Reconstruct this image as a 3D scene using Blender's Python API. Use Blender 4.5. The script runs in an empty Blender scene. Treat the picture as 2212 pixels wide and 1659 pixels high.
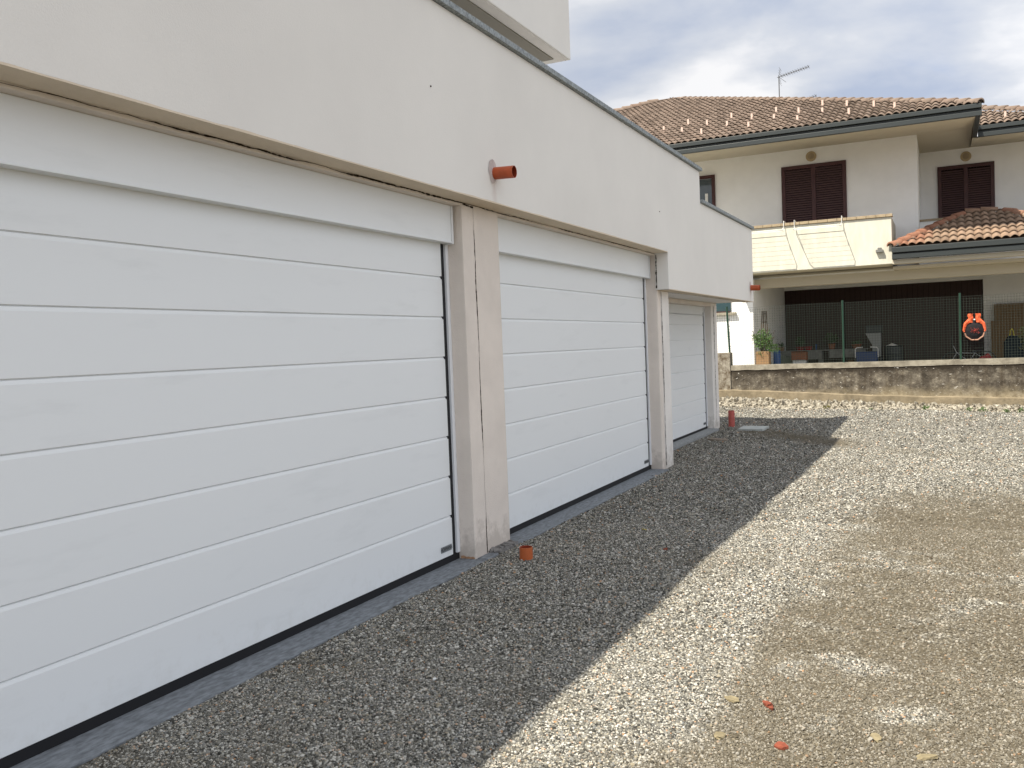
import bpy, bmesh, math, random
import numpy as np
from mathutils import Vector, Matrix, noise
random.seed(7); rng = np.random.default_rng(7)
S = bpy.context.scene; COL = S.collection
R = math.radians

# ---------------------------------------------------------------- camera
cam_d = bpy.data.cameras.new('camera'); cam = bpy.data.objects.new('camera', cam_d); COL.objects.link(cam)
yaw, pitch, roll = 0.448370640, 0.0399242395, -0.0388252151
F = Vector((-math.sin(yaw)*math.cos(pitch), math.cos(yaw)*math.cos(pitch), -math.sin(pitch)))
R0 = Vector((math.cos(yaw), math.sin(yaw), 0)); U0 = R0.cross(F)
RR = R0*math.cos(roll)+U0*math.sin(roll); UU = -R0*math.sin(roll)+U0*math.cos(roll)
M = Matrix((RR, UU, -F)).transposed().to_4x4(); M.translation = Vector((3.1531, 0, 1.43))
cam.matrix_world = M
cam_d.sensor_width = 36; cam_d.lens = 36*1960/2212; cam_d.clip_end = 3000; cam_d.clip_start = .05
S.camera = cam

# ---------------------------------------------------------------- sun, sky, exposure
KX, KY = .37, .60                      # ground offset of a shadow per metre of height
sd = Vector((KX, KY, -1)).normalized()
elev = math.asin(-sd.z); az = math.atan2(-sd.x, -sd.y)
sun_d = bpy.data.lights.new('sun', 'SUN'); sun_d.energy = 5.0; sun_d.angle = R(.6); sun_d.color = (1, .93, .80)
sun = bpy.data.objects.new('sun', sun_d); COL.objects.link(sun)
sun.rotation_euler = sd.to_track_quat('-Z', 'Y').to_euler()
S.view_settings.view_transform = 'Standard'; S.view_settings.look = 'None'
S.view_settings.exposure = .72; S.view_settings.gamma = 1

W = bpy.data.worlds.new('World'); S.world = W; W.use_nodes = True
nt = W.node_tree; nt.nodes.clear(); N = nt.nodes.new; L = nt.links.new
out = N('ShaderNodeOutputWorld'); bg = N('ShaderNodeBackground'); bg.inputs[1].default_value = .1
sky = N('ShaderNodeTexSky'); sky.sky_type = 'NISHITA'; sky.sun_disc = False
sky.sun_elevation = elev; sky.sun_rotation = az; sky.air_density = 1; sky.dust_density = .6; sky.ozone_density = 1.4
tc = N('ShaderNodeTexCoord'); sep = N('ShaderNodeSeparateXYZ'); L(tc.outputs['Generated'], sep.inputs[0])
# project the view direction on a cloud deck
mz = N('ShaderNodeMath'); mz.operation = 'ADD'; mz.inputs[1].default_value = .22; L(sep.outputs[2], mz.inputs[0])
mx = N('ShaderNodeMath'); mx.operation = 'MAXIMUM'; mx.inputs[1].default_value = .05; L(mz.outputs[0], mx.inputs[0])
dx = N('ShaderNodeMath'); dx.operation = 'DIVIDE'; L(sep.outputs[0], dx.inputs[0]); L(mx.outputs[0], dx.inputs[1])
dy = N('ShaderNodeMath'); dy.operation = 'DIVIDE'; L(sep.outputs[1], dy.inputs[0]); L(mx.outputs[0], dy.inputs[1])
cmb = N('ShaderNodeCombineXYZ'); L(dx.outputs[0], cmb.inputs[0]); L(dy.outputs[0], cmb.inputs[1])
n1 = N('ShaderNodeTexNoise'); n1.inputs['Scale'].default_value = 1.35; n1.inputs['Detail'].default_value = 7; n1.inputs['Roughness'].default_value = .5; n1.inputs['Distortion'].default_value = .35
mpw = N('ShaderNodeMapping'); mpw.inputs['Location'].default_value = (3.1, 1.7, 0); L(cmb.outputs[0], mpw.inputs[0]); L(mpw.outputs[0], n1.inputs['Vector'])
cr = N('ShaderNodeValToRGB'); cr.color_ramp.elements[0].position = .20; cr.color_ramp.elements[0].color = (0, 0, 0, 1)
cr.color_ramp.elements[1].position = .40; cr.color_ramp.elements[1].color = (1, 1, 1, 1); cr.color_ramp.interpolation = 'EASE'; L(n1.outputs[0], cr.inputs[0])
n2 = N('ShaderNodeTexNoise'); n2.inputs['Scale'].default_value = 2.2; n2.inputs['Detail'].default_value = 6; n2.inputs['Roughness'].default_value = .5; n2.inputs['Distortion'].default_value = .15
mp2 = N('ShaderNodeMapping'); mp2.inputs['Location'].default_value = (8.3, 2.2, 1); L(cmb.outputs[0], mp2.inputs[0]); L(mp2.outputs[0], n2.inputs['Vector'])
cc = N('ShaderNodeValToRGB'); e = cc.color_ramp.elements; e[0].position = .34; e[0].color = (.54, .62, .79, 1); e[1].position = .60; e[1].color = (1.10, 1.10, 1.12, 1)
e2 = cc.color_ramp.elements.new(.5); e2.color = (.80, .84, .92, 1); L(n2.outputs[0], cc.inputs[0])
sc_ = N('ShaderNodeVectorMath'); sc_.operation = 'SCALE'; sc_.inputs['Scale'].default_value = 6.1; L(cc.outputs[0], sc_.inputs[0])
skys = N('ShaderNodeVectorMath'); skys.operation = 'MULTIPLY'; skys.inputs[1].default_value = (.7, .85, 1.15); L(sky.outputs[0], skys.inputs[0])
mix = N('ShaderNodeMixRGB'); L(cr.outputs[0], mix.inputs[0]); L(skys.outputs[0], mix.inputs[1]); L(sc_.outputs[0], mix.inputs[2])
fl = N('ShaderNodeMath'); fl.operation = 'MULTIPLY_ADD'; fl.inputs[1].default_value = .26; fl.inputs[2].default_value = 1.03; L(sep.outputs[0], fl.inputs[0])  # extra sky brightness added towards +x to lift the shaded garage wall
fy2 = N('ShaderNodeMath'); fy2.operation = 'MULTIPLY_ADD'; fy2.inputs[1].default_value = -.12; L(sep.outputs[1], fy2.inputs[0]); L(fl.outputs[0], fy2.inputs[2])  # extra sky brightness added towards -y to lift the villa front
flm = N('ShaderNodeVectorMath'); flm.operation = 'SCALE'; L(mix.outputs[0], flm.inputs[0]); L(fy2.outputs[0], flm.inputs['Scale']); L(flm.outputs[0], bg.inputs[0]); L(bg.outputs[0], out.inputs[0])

# ---------------------------------------------------------------- helpers
class MB:
    """collects shapes into one mesh"""
    def __init__(s): s.v = []; s.f = []; s.m = []; s.sm = []
    def add(s, vs, fs, mi=0, smooth=False):
        b = len(s.v); s.v += [tuple(v) for v in vs]; s.f += [tuple(b+i for i in f) for f in fs]
        s.m += [mi]*len(fs); s.sm += [smooth]*len(fs); return s
    def box(s, x0, x1, y0, y1, z0, z1, mi=0, mat=None):
        vs = [(x0,y0,z0),(x1,y0,z0),(x1,y1,z0),(x0,y1,z0),(x0,y0,z1),(x1,y0,z1),(x1,y1,z1),(x0,y1,z1)]
        if mat: vs = [mat @ Vector(v) for v in vs]
        return s.add(vs, [(3,2,1,0),(4,5,6,7),(0,1,5,4),(1,2,6,5),(2,3,7,6),(3,0,4,7)], mi)
    def prism(s, poly, axis, a, b, mi=0):
        """poly: 2d points, extruded along axis 0/1/2 between a and b"""
        n = len(poly)
        def P(p, t): q = list(p); q.insert(axis, t); return q
        vs = [P(p, a) for p in poly]+[P(p, b) for p in poly]
        fs = [tuple(range(n))[::-1], tuple(range(n, 2*n))]+[(i, (i+1) % n, n+(i+1) % n, n+i) for i in range(n)]
        return s.add(vs, fs, mi)
    def tube(s, P, Q, r0, r1=None, n=10, mi=0, cap=True, smooth=True):
        P = Vector(P); Q = Vector(Q); r1 = r0 if r1 is None else r1
        d = (Q-P).normalized(); a = d.orthogonal().normalized(); b = d.cross(a)
        vs = [P+(a*math.cos(t)+b*math.sin(t))*r0 for t in [2*math.pi*i/n for i in range(n)]]
        vs += [Q+(a*math.cos(t)+b*math.sin(t))*r1 for t in [2*math.pi*i/n for i in range(n)]]
        s.add(vs, [(i, (i+1) % n, n+(i+1) % n, n+i) for i in range(n)], mi, smooth)
        if cap: s.add(vs, [tuple(range(n))[::-1], tuple(range(n, 2*n))], mi)
        return s
    def path(s, pts, r, n=6, mi=0):
        for i in range(len(pts)-1): s.tube(pts[i], pts[i+1], r, r, n, mi)
        return s
    def pipe(s, P, Q, r, w, n=28, mi=0, mi2=1):
        """open hollow pipe with wall thickness"""
        P = Vector(P); Q = Vector(Q); d = (Q-P).normalized(); a = d.orthogonal().normalized(); b = d.cross(a)
        ring = lambda C, q: [C+(a*math.cos(2*math.pi*i/n)+b*math.sin(2*math.pi*i/n))*q for i in range(n)]
        vs = ring(P, r)+ring(Q, r)+ring(Q, r-w)+ring(P, r-w)
        for k, m_ in ((0, mi), (1, mi), (2, mi2)):
            s.add(vs, [(k*n+i, k*n+(i+1) % n, (k+1)*n+(i+1) % n, (k+1)*n+i) for i in range(n)], m_, k != 1)
        return s
    def build(s, name, mats, parent=None, bevel=0):
        me = bpy.data.meshes.new(name); me.from_pydata(s.v, [], s.f)
        if not isinstance(mats, (list, tuple)): mats = [mats]
        for m in mats: me.materials.append(m)
        me.polygons.foreach_set('material_index', s.m); me.polygons.foreach_set('use_smooth', s.sm)
        bm = bmesh.new(); bm.from_mesh(me); bmesh.ops.recalc_face_normals(bm, faces=bm.faces); bm.to_mesh(me); bm.free()
        me.update()
        o = bpy.data.objects.new(name, me); COL.objects.link(o)
        if parent: o.parent = parent
        if bevel:
            md = o.modifiers.new('bevel', 'BEVEL'); md.width = bevel; md.segments = 2; md.limit_method = 'ANGLE'; md.angle_limit = R(40)
        return o
def tag(o, label=None, cat=None, group=None, kind=None):
    if label: o['label'] = label
    if cat: o['category'] = cat
    if group: o['group'] = group
    if kind: o['kind'] = kind
    return o
def thing(name, label, cat, group=None, loc=(0, 0, 0)):
    o = bpy.data.objects.new(name, None); COL.objects.link(o); o.location = loc; o.empty_display_size = .2
    return tag(o, label, cat, group)
def origin_to(o, p):
    """move a mesh object's origin to p without moving the mesh"""
    o.data.transform(Matrix.Translation(-Vector(p))); o.location = p; return o

# ---------------------------------------------------------------- materials
def mat(name, col, rough=.7, spec=.3, bump=0, bscale=60, var=0, vscale=3, metal=0, detail=4, col2=None, stretch=(1, 1, 1)):
    m = bpy.data.materials.new(name); m.use_nodes = True; t = m.node_tree; b = t.nodes['Principled BSDF']
    b.inputs['Roughness'].default_value = rough; b.inputs['Metallic'].default_value = metal
    b.inputs['Specular IOR Level'].default_value = spec; b.inputs['Base Color'].default_value = (*col, 1)
    g = t.nodes.new('ShaderNodeNewGeometry')
    mp = t.nodes.new('ShaderNodeMapping'); mp.inputs['Scale'].default_value = stretch; t.links.new(g.outputs['Position'], mp.inputs[0])
    if var or col2:
        n = t.nodes.new('ShaderNodeTexNoise'); n.inputs['Scale'].default_value = vscale; n.inputs['Detail'].default_value = detail; n.inputs['Roughness'].default_value = .6
        t.links.new(mp.outputs[0], n.inputs['Vector'])
        r = t.nodes.new('ShaderNodeValToRGB'); c2 = col2 or tuple(c*(1-var) for c in col); c1 = col if col2 else tuple(min(1, c*(1+var*.6)) for c in col)
        r.color_ramp.elements[0].position = .35; r.color_ramp.elements[1].position = .65
        r.color_ramp.elements[0].color = (*c2, 1); r.color_ramp.elements[1].color = (*c1, 1)
        t.links.new(n.outputs[0], r.inputs[0]); t.links.new(r.outputs[0], b.inputs['Base Color'])
    if bump:
        n = t.nodes.new('ShaderNodeTexNoise'); n.inputs['Scale'].default_value = bscale; n.inputs['Detail'].default_value = 3
        t.links.new(mp.outputs[0], n.inputs['Vector'])
        bp = t.nodes.new('ShaderNodeBump'); bp.inputs['Strength'].default_value = bump; bp.inputs['Distance'].default_value = .01
        t.links.new(n.outputs[0], bp.inputs['Height']); t.links.new(bp.outputs[0], b.inputs['Normal'])
    return m
m_wall = mat('white_plaster', (.77, .745, .70), .9, .15, .12, 140, .035, .9)
def pipe_stain(m, y0, z0):
    t = m.node_tree; b = t.nodes['Principled BSDF']; src = b.inputs['Base Color'].links[0].from_socket
    g = t.nodes.new('ShaderNodeNewGeometry'); sp = t.nodes.new('ShaderNodeSeparateXYZ'); t.links.new(g.outputs['Position'], sp.inputs[0])
    def mth(op, a, b_):
        q = t.nodes.new('ShaderNodeMath'); q.operation = op; q.use_clamp = op in ('MULTIPLY',)
        for i, v in enumerate((a, b_)):
            if isinstance(v, (int, float)): q.inputs[i].default_value = v
            else: t.links.new(v, q.inputs[i])
        return q.outputs[0]
    n = t.nodes.new('ShaderNodeTexNoise'); n.inputs['Scale'].default_value = 14; n.inputs['Detail'].default_value = 5; t.links.new(g.outputs['Position'], n.inputs['Vector'])
    dy_ = mth('ABSOLUTE', mth('SUBTRACT', mth('ADD', sp.outputs[1], mth('MULTIPLY', mth('SUBTRACT', n.outputs[0], .5), .07)), y0), 0)
    def mr(sock, a_, b_, c_, d_):
        q = t.nodes.new('ShaderNodeMapRange'); q.interpolation_type = 'SMOOTHSTEP'
        for i, v in enumerate((a_, b_, c_, d_)): q.inputs[i+1].default_value = v
        t.links.new(sock, q.inputs[0]); return q.outputs[0]
    m_ = mth('MULTIPLY', mth('MULTIPLY', mr(dy_, 0, .055, 1, 0), mr(sp.outputs[2], z0-.22, z0-.02, .45, 1)), mr(sp.outputs[2], z0, z0+.02, 1, 0))
    mx_ = t.nodes.new('ShaderNodeMixRGB'); t.links.new(mth('MULTIPLY', m_, .45), mx_.inputs[0]); t.links.new(src, mx_.inputs[1]); mx_.inputs[2].default_value = (.50, .38, .33, 1); t.links.new(mx_.outputs[0], b.inputs['Base Color'])
pipe_stain(m_wall, 5.79, 2.66); pipe_stain(m_wall, 15.0, 2.25)
m_beige = mat('beige_plaster', (.74, .67, .60), .92, .1, .25, 90, .07, 2.2)
m_pier = mat('pale_plaster', (.77, .735, .69), .92, .1, .22, 90, .06, 2.5)
m_door = mat('white_door_steel', (.785, .805, .81), .42, .35, .05, 500, .02, 2, stretch=(1, .12, 1))
def door_dirt(m):
    t = m.node_tree; b = t.nodes['Principled BSDF']; g = t.nodes.new('ShaderNodeNewGeometry'); n = t.nodes.new('ShaderNodeTexNoise'); n.inputs['Scale'].default_value = 2.4; n.inputs['Detail'].default_value = 8; n.inputs['Roughness'].default_value = .65
    mp = t.nodes.new('ShaderNodeMapping'); mp.inputs['Scale'].default_value = (1, .55, 2.6); mp.inputs['Rotation'].default_value = (.35, 0, 0); t.links.new(g.outputs['Position'], mp.inputs[0]); t.links.new(mp.outputs[0], n.inputs['Vector'])
    r = t.nodes.new('ShaderNodeValToRGB'); r.color_ramp.elements[0].position = .56; r.color_ramp.elements[0].color = (.785, .805, .81, 1); r.color_ramp.elements[1].position = .74; r.color_ramp.elements[1].color = (.735, .755, .76, 1)
    t.links.new(n.outputs[0], r.inputs[0]); t.links.new(r.outputs[0], b.inputs['Base Color'])
    n2 = t.nodes.new('ShaderNodeTexNoise'); n2.inputs['Scale'].default_value = 1.2; t.links.new(g.outputs['Position'], n2.inputs['Vector']); mr = t.nodes.new('ShaderNodeMapRange'); mr.inputs[3].default_value = .34; mr.inputs[4].default_value = .5; t.links.new(n2.outputs[0], mr.inputs[0]); t.links.new(mr.outputs[0], b.inputs['Roughness'])
door_dirt(m_door)
m_frame = mat('white_frame', (.80, .82, .84), .4, .4)
m_rubber = mat('black_rubber', (.012, .012, .014), .6, .3)
m_crack = mat('open_joint', (.035, .026, .018), .95, .05)
m_stone = mat('grey_stone_sill', (.19, .205, .22), .75, .3, .25, 120, .35, 45, detail=6, stretch=(1, .35, 1))
m_coping = mat('grey_stone_coping', (.30, .33, .34), .7, .3, .3, 90, .5, 60, detail=6)
m_orange = mat('orange_pvc', (.44, .085, .025), .45, .4, 0, 1, .12, 14)
m_orange_in = mat('orange_pvc_inside', (.25, .035, .012), .6, .3)
m_redpipe = mat('faded_red_pvc', (.46, .105, .085), .5, .4, 0, 1, .25, 9)
def foot_dirt(m, top, dark):
    t = m.node_tree; b = t.nodes['Principled BSDF']; src = b.inputs['Base Color'].links[0].from_socket
    g = t.nodes.new('ShaderNodeNewGeometry'); sp = t.nodes.new('ShaderNodeSeparateXYZ'); t.links.new(g.outputs['Position'], sp.inputs[0])
    n = t.nodes.new('ShaderNodeTexNoise'); n.inputs['Scale'].default_value = 11; n.inputs['Detail'].default_value = 7; n.inputs['Roughness'].default_value = .7; t.links.new(g.outputs['Position'], n.inputs['Vector'])
    a = t.nodes.new('ShaderNodeMath'); a.operation = 'MULTIPLY_ADD'; a.inputs[1].default_value = -.9; t.links.new(n.outputs[0], a.inputs[0]); t.links.new(sp.outputs[2], a.inputs[2])
    r = t.nodes.new('ShaderNodeMapRange'); r.inputs[1].default_value = top-.55; r.inputs[2].default_value = top-.35; r.inputs[3].default_value = .55; r.inputs[4].default_value = 0; t.links.new(a.outputs[0], r.inputs[0])
    mx_ = t.nodes.new('ShaderNodeMixRGB'); t.links.new(r.outputs[0], mx_.inputs[0]); t.links.new(src, mx_.inputs[1]); mx_.inputs[2].default_value = (*dark, 1); t.links.new(mx_.outputs[0], b.inputs['Base Color'])
foot_dirt(m_beige, .10, (.42, .37, .32)); foot_dirt(m_pier, .08, (.42, .38, .33)); foot_dirt(m_door, -.02, (.70, .71, .70))
m_mortar = mat('mortar_patch', (.55, .48, .45), .95, .1, .4, 60, .15, 12)
m_rust = mat('orange_stain', (.50, .30, .18), .95, .1, .3, 60, .3, 20)
m_plate = mat('grey_plate', (.22, .24, .25), .4, .4, metal=.3)
m_letter = mat('black_letters', (.015, .015, .015), .5)
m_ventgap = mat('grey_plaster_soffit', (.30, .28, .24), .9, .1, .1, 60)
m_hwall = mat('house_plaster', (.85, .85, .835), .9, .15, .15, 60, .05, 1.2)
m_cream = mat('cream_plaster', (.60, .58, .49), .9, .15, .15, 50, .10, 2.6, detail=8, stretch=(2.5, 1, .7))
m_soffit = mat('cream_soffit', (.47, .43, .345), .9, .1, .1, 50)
m_copb = mat('tan_clay_coping', (.34, .27, .18), .85, .2, .2, 60, .15, 8)
m_gutter = mat('dark_grey_metal', (.034, .040, .040), .45, .5, metal=.2)
m_brown = mat('dark_brown_wood', (.030, .012, .009), .55, .35, .1, 40, .2, 10, stretch=(6, 1, 1))
m_shut = mat('red_brown_shutter', (.060, .020, .019), .5, .4, 0, 1, .15, 6)
m_slat = mat('brown_slats', (.085, .050, .052), .5, .4)
m_slatback = mat('dark_shutter_gap', (.010, .005, .005), .8, .1)
m_glass = mat('dark_glass', (.05, .07, .085), .06, .6)
m_teal = mat('dark_teal_shutter', (.02, .05, .06), .5, .4)
m_green = mat('green_painted_steel', (.012, .042, .025), .45, .4, 0, 1, .3, 60)
m_wire = mat('green_coated_wire', (.055, .068, .056), .5, .3)
m_white = mat('white_plastic', (.72, .72, .70), .5, .3, 0, 1, .15, 8)
m_steel = mat('galvanised_steel', (.35, .36, .37), .4, .5, metal=.6)
m_dark = mat('dark_plastic', (.018, .022, .026), .5, .35)
m_navy = mat('navy_plastic', (.012, .035, .12), .45, .4)
m_blue = mat('blue_plastic', (.01, .05, .17), .45, .4)
m_card = mat('brown_cardboard', (.26, .16, .085), .9, .1, .1, 30, .1, 10)
m_terra = mat('terracotta', (.24, .09, .045), .85, .2, .1, 40, .15, 12)
m_red = mat('red_plastic', (.28, .014, .018), .45, .4)
m_grey = mat('grey_concrete', (.17, .17, .16), .9, .1, .2, 40, .2, 8)
m_board = mat('brown_wood_board', (.17, .105, .050), .75, .2, .1, 30, .18, 5, stretch=(6, 1, .6))
m_leaf = mat('green_leaf', (.07, .14, .03), .6, .3, 0, 1, .4, 8)
m_leafd = mat('dark_leaf', (.04, .085, .025), .6, .3, 0, 1, .4, 8)
m_bark = mat('brown_bark', (.08, .055, .035), .9, .1, .3, 40, .3, 20)
m_brick = mat('broken_brick', (.22, .065, .040), .9, .1, .4, 60, .2, 40)
m_sand = mat('yellow_sandstone', (.25, .21, .13), .9, .1, .4, 70, .2, 40)
m_snow = mat('pale_pink_clay', (.62, .47, .40), .7, .2)
m_net = mat('black_net', (.02, .018, .02), .8, .1)
m_orfab = mat('bright_orange_fabric', (.62, .11, .04), .6, .3)
m_conc = mat('pale_concrete', (.33, .30, .24), .9, .15, .3, 60, .25, 5, detail=8)

def leafy_mix(): pass

# roof tiles: each tile its own tone
def tile_mat(name, stops, var_moss=.0):
    m = bpy.data.materials.new(name); m.use_nodes = True; t = m.node_tree; b = t.nodes['Principled BSDF']
    b.inputs['Roughness'].default_value = .9; b.inputs['Specular IOR Level'].default_value = .15
    a = t.nodes.new('ShaderNodeAttribute'); a.attribute_name = 'tone'
    r = t.nodes.new('ShaderNodeValToRGB'); r.color_ramp.elements[0].color = (*stops[0], 1); r.color_ramp.elements[1].color = (*stops[-1], 1)
    for i, c in enumerate(stops[1:-1]): q = r.color_ramp.elements.new((i+1)/(len(stops)-1)); q.color = (*c, 1)
    t.links.new(a.outputs['Fac'], r.inputs[0])
    g = t.nodes.new('ShaderNodeNewGeometry'); n = t.nodes.new('ShaderNodeTexNoise'); n.inputs['Scale'].default_value = 9; n.inputs['Detail'].default_value = 5
    t.links.new(g.outputs['Position'], n.inputs['Vector'])
    mx_ = t.nodes.new('ShaderNodeMixRGB'); mx_.blend_type = 'MULTIPLY'; mx_.inputs[0].default_value = .45
    r2 = t.nodes.new('ShaderNodeValToRGB'); r2.color_ramp.elements[0].position = .3; r2.color_ramp.elements[0].color = (.55, .5, .45, 1); r2.color_ramp.elements[1].position = .6; r2.color_ramp.elements[1].color = (1, 1, 1, 1)
    t.links.new(n.outputs[0], r2.inputs[0]); t.links.new(r.outputs[0], mx_.inputs[1]); t.links.new(r2.outputs[0], mx_.inputs[2]); t.links.new(mx_.outputs[0], b.inputs['Base Color'])
    return m
m_tile = tile_mat('weathered_roof_tiles', [(.135, .104, .085), (.19, .146, .118), (.235, .182, .148), (.20, .142, .112)])
m_tile2 = tile_mat('lower_roof_tiles', [(.18, .125, .09), (.25, .18, .13), (.30, .21, .15), (.27, .13, .085)])

# ---------------------------------------------------------------- the ground
def gz(x, y):
    """height of the gravel"""
    x = np.asarray(x, float); y = np.asarray(y, float)
    a = np.clip((x-.2)/1.3, 0, 1)
    prof = np.interp(y, [0, 6, 9.5, 12.5, 14, 16.5, 19.4, 22], [-.01, -.02, -.07, -.10, -.09, -.01, .02, .02])
    near = -.058+.0*y
    z = near*(1-a)+prof*a
    far = np.clip((y-14)/5, 0, 1)
    z = z+far*np.interp(x, [-3, -1, 1.5, 4.5, 8], [.12, .07, -.06, -.15, -.22])
    z = z-.012*np.clip(x-2, 0, 6)*(1-far)
    z = z+.010*np.sin(x*2.1+y*.9)*np.sin(y*1.3-x*.6)*np.clip((x-.3), 0, 1)+.004*np.sin(x*7+1.3*y)*np.sin(y*6-x)
    return z
def axis(a, b, st, lo, hi):
    c = np.arange(a, b+1e-6, st); e1 = a-np.geomspace(st*2, a-lo, 14)[::-1]; e2 = b+np.geomspace(st*2, hi-b, 14)
    return np.concatenate([e1, c, e2])
gx = axis(-4, 9, .12, -420, 420); gy = axis(-3, 19.7, .12, -420, 420)
X, Y = np.meshgrid(gx, gy); Z = gz(np.clip(X, -4, 9), np.clip(Y, -3, 19.7))
nx_, ny_ = len(gx), len(gy)
vs = np.stack([X.ravel(), Y.ravel(), Z.ravel()], 1)
idx = np.arange(nx_*ny_).reshape(ny_, nx_)
fs = np.stack([idx[:-1, :-1].ravel(), idx[:-1, 1:].ravel(), idx[1:, 1:].ravel(), idx[1:, :-1].ravel()], 1)
me = bpy.data.meshes.new('gravel_ground'); me.from_pydata(vs.tolist(), [], fs.tolist()); me.polygons.foreach_set('use_smooth', [True]*len(fs))
ground = bpy.data.objects.new('gravel_ground', me); COL.objects.link(ground)
tag(ground, 'grey gravel yard with brown dusty patches', 'ground', kind='structure')

def vnoise(x, y, seed):
    """smooth value noise, vectorised"""
    g_ = np.random.default_rng(seed).random((256, 256)); x = np.asarray(x)+100.5; y = np.asarray(y)+100.5
    xi = np.floor(x).astype(int); yi = np.floor(y).astype(int); fx = x-xi; fy_ = y-yi; fx = fx*fx*(3-2*fx); fy_ = fy_*fy_*(3-2*fy_)
    v = lambda i, j: g_[(yi+j) % 256, (xi+i) % 256]
    return (v(0, 0)*(1-fx)+v(1, 0)*fx)*(1-fy_)+(v(0, 1)*(1-fx)+v(1, 1)*fx)*fy_
def fbm(x, y, seed, o=4):
    t_ = 0; a_ = 1; n_ = 0
    for k in range(o): t_ = t_+a_*vnoise(x*2**k, y*2**k, seed+k); n_ += a_; a_ *= .55
    return t_/n_
def sstep(v, a, b): q = np.clip((v-a)/(b-a), 0, 1); return q*q*(3-2*q)
def dust_at(x, y):
    """0..1: how much fine brown dust is trodden into the gravel at this spot"""
    x = np.asarray(x, float); y = np.asarray(y, float)
    n1 = fbm(x*1.5+y*.35, y*1.6, 11); n2 = fbm(x*3.1, y*4.2, 31)
    right = sstep(x+(n1-.5)*.7+(n2-.5)*.25-.05*(y-5), 2.16, 2.52); nearer = 1-sstep(y+(n1-.5)*3, 7.6, 10.5)
    patch = .25+.75*(1-sstep(n1*.6+n2*.4, .56, .66))
    d = right*nearer*patch
    trail = sstep(x, -.1, .3)*(1-sstep(x, 1.6, 2.4))*np.exp(-((y-14.3-.9*(x-.9)*-1)/.5)**2)*.9*(.5+n2)
    faint = .30*sstep(n1, .58, .75)+.16*sstep(n2, .5, .7)
    return np.clip(np.maximum(np.maximum(d, trail), faint), 0, 1)
at_ = ground.data.attributes.new('dust', 'FLOAT', 'POINT'); at_.data.foreach_set('value', dust_at(X.ravel(), Y.ravel()).astype(np.float32))
def dust_nodes(t, inst=False):
    g = t.nodes.new('ShaderNodeNewGeometry'); a = t.nodes.new('ShaderNodeAttribute'); a.attribute_name = 'dust'
    if inst: a.attribute_type = 'INSTANCER'
    return a.outputs['Fac'], g
STONE = [(0, (.036, .035, .030)), (.20, (.078, .075, .065)), (.40, (.155, .149, .129)), (.58, (.25, .237, .20)), (.68, (.20, .207, .205)), (.76, (.30, .26, .185)), (.82, (.40, .385, .34)), (.97, (.57, .55, .495)), (1, (.42, .22, .10))]
def stone_ramp(t, sock):
    r = t.nodes.new('ShaderNodeValToRGB'); r.color_ramp.elements[0].color = (*STONE[0][1], 1); r.color_ramp.elements[1].color = (*STONE[-1][1], 1)
    for p, c in STONE[1:-1]: q = r.color_ramp.elements.new(p); q.color = (*c, 1)
    t.links.new(sock, r.inputs[0]); return r.outputs[0]
# ground sheet: packed small stones, each cell a stone
mg = bpy.data.materials.new('packed_gravel'); mg.use_nodes = True; t = mg.node_tree; b = t.nodes['Principled BSDF']; b.inputs['Roughness'].default_value = .95; b.inputs['Specular IOR Level'].default_value = .1
dust, g = dust_nodes(t)
vo = t.nodes.new('ShaderNodeTexVoronoi'); vo.inputs['Scale'].default_value = 95; t.links.new(g.outputs['Position'], vo.inputs['Vector'])
vd = t.nodes.new('ShaderNodeTexVoronoi'); vd.inputs['Scale'].default_value = 95; vd.feature = 'DISTANCE_TO_EDGE'; t.links.new(g.outputs['Position'], vd.inputs['Vector'])
sp = t.nodes.new('ShaderNodeSeparateColor'); t.links.new(vo.outputs['Color'], sp.inputs[0])
sr = stone_ramp(t, sp.outputs[0])
gapm = t.nodes.new('ShaderNodeMapRange'); gapm.inputs[1].default_value = 0; gapm.inputs[2].default_value = .16; gapm.inputs[3].default_value = .45; gapm.inputs[4].default_value = 1.05; t.links.new(vd.outputs[0], gapm.inputs[0])  # darker towards cell edges: shade between the stones put into the colour
mm = t.nodes.new('ShaderNodeMixRGB'); mm.blend_type = 'MULTIPLY'; mm.inputs[0].default_value = 1; t.links.new(sr, mm.inputs[1])
cbn = t.nodes.new('ShaderNodeCombineColor'); [t.links.new(gapm.outputs[0], cbn.inputs[i]) for i in range(3)]; t.links.new(cbn.outputs[0], mm.inputs[2])
soil = t.nodes.new('ShaderNodeTexNoise'); soil.inputs['Scale'].default_value = 40; soil.inputs['Detail'].default_value = 6; t.links.new(g.outputs['Position'], soil.inputs['Vector'])
sor = t.nodes.new('ShaderNodeValToRGB'); sor.color_ramp.elements[0].position = .35; sor.color_ramp.elements[0].color = (.075, .061, .040, 1); sor.color_ramp.elements[1].position = .65; sor.color_ramp.elements[1].color = (.125, .104, .070, 1); t.links.new(soil.outputs[0], sor.inputs[0])
m2 = t.nodes.new('ShaderNodeMixRGB'); df = t.nodes.new('ShaderNodeMath'); df.operation = 'MULTIPLY'; df.inputs[1].default_value = .85; t.links.new(dust, df.inputs[0])
t.links.new(df.outputs[0], m2.inputs[0]); t.links.new(mm.outputs[0], m2.inputs[1]); t.links.new(sor.outputs[0], m2.inputs[2]); t.links.new(m2.outputs[0], b.inputs['Base Color'])
bp = t.nodes.new('ShaderNodeBump'); bp.inputs['Strength'].default_value = .9; bp.inputs['Distance'].default_value = .006; t.links.new(vd.outputs[0], bp.inputs['Height']); t.links.new(bp.outputs[0], b.inputs['Normal'])
ground.data.materials.append(mg)
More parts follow.
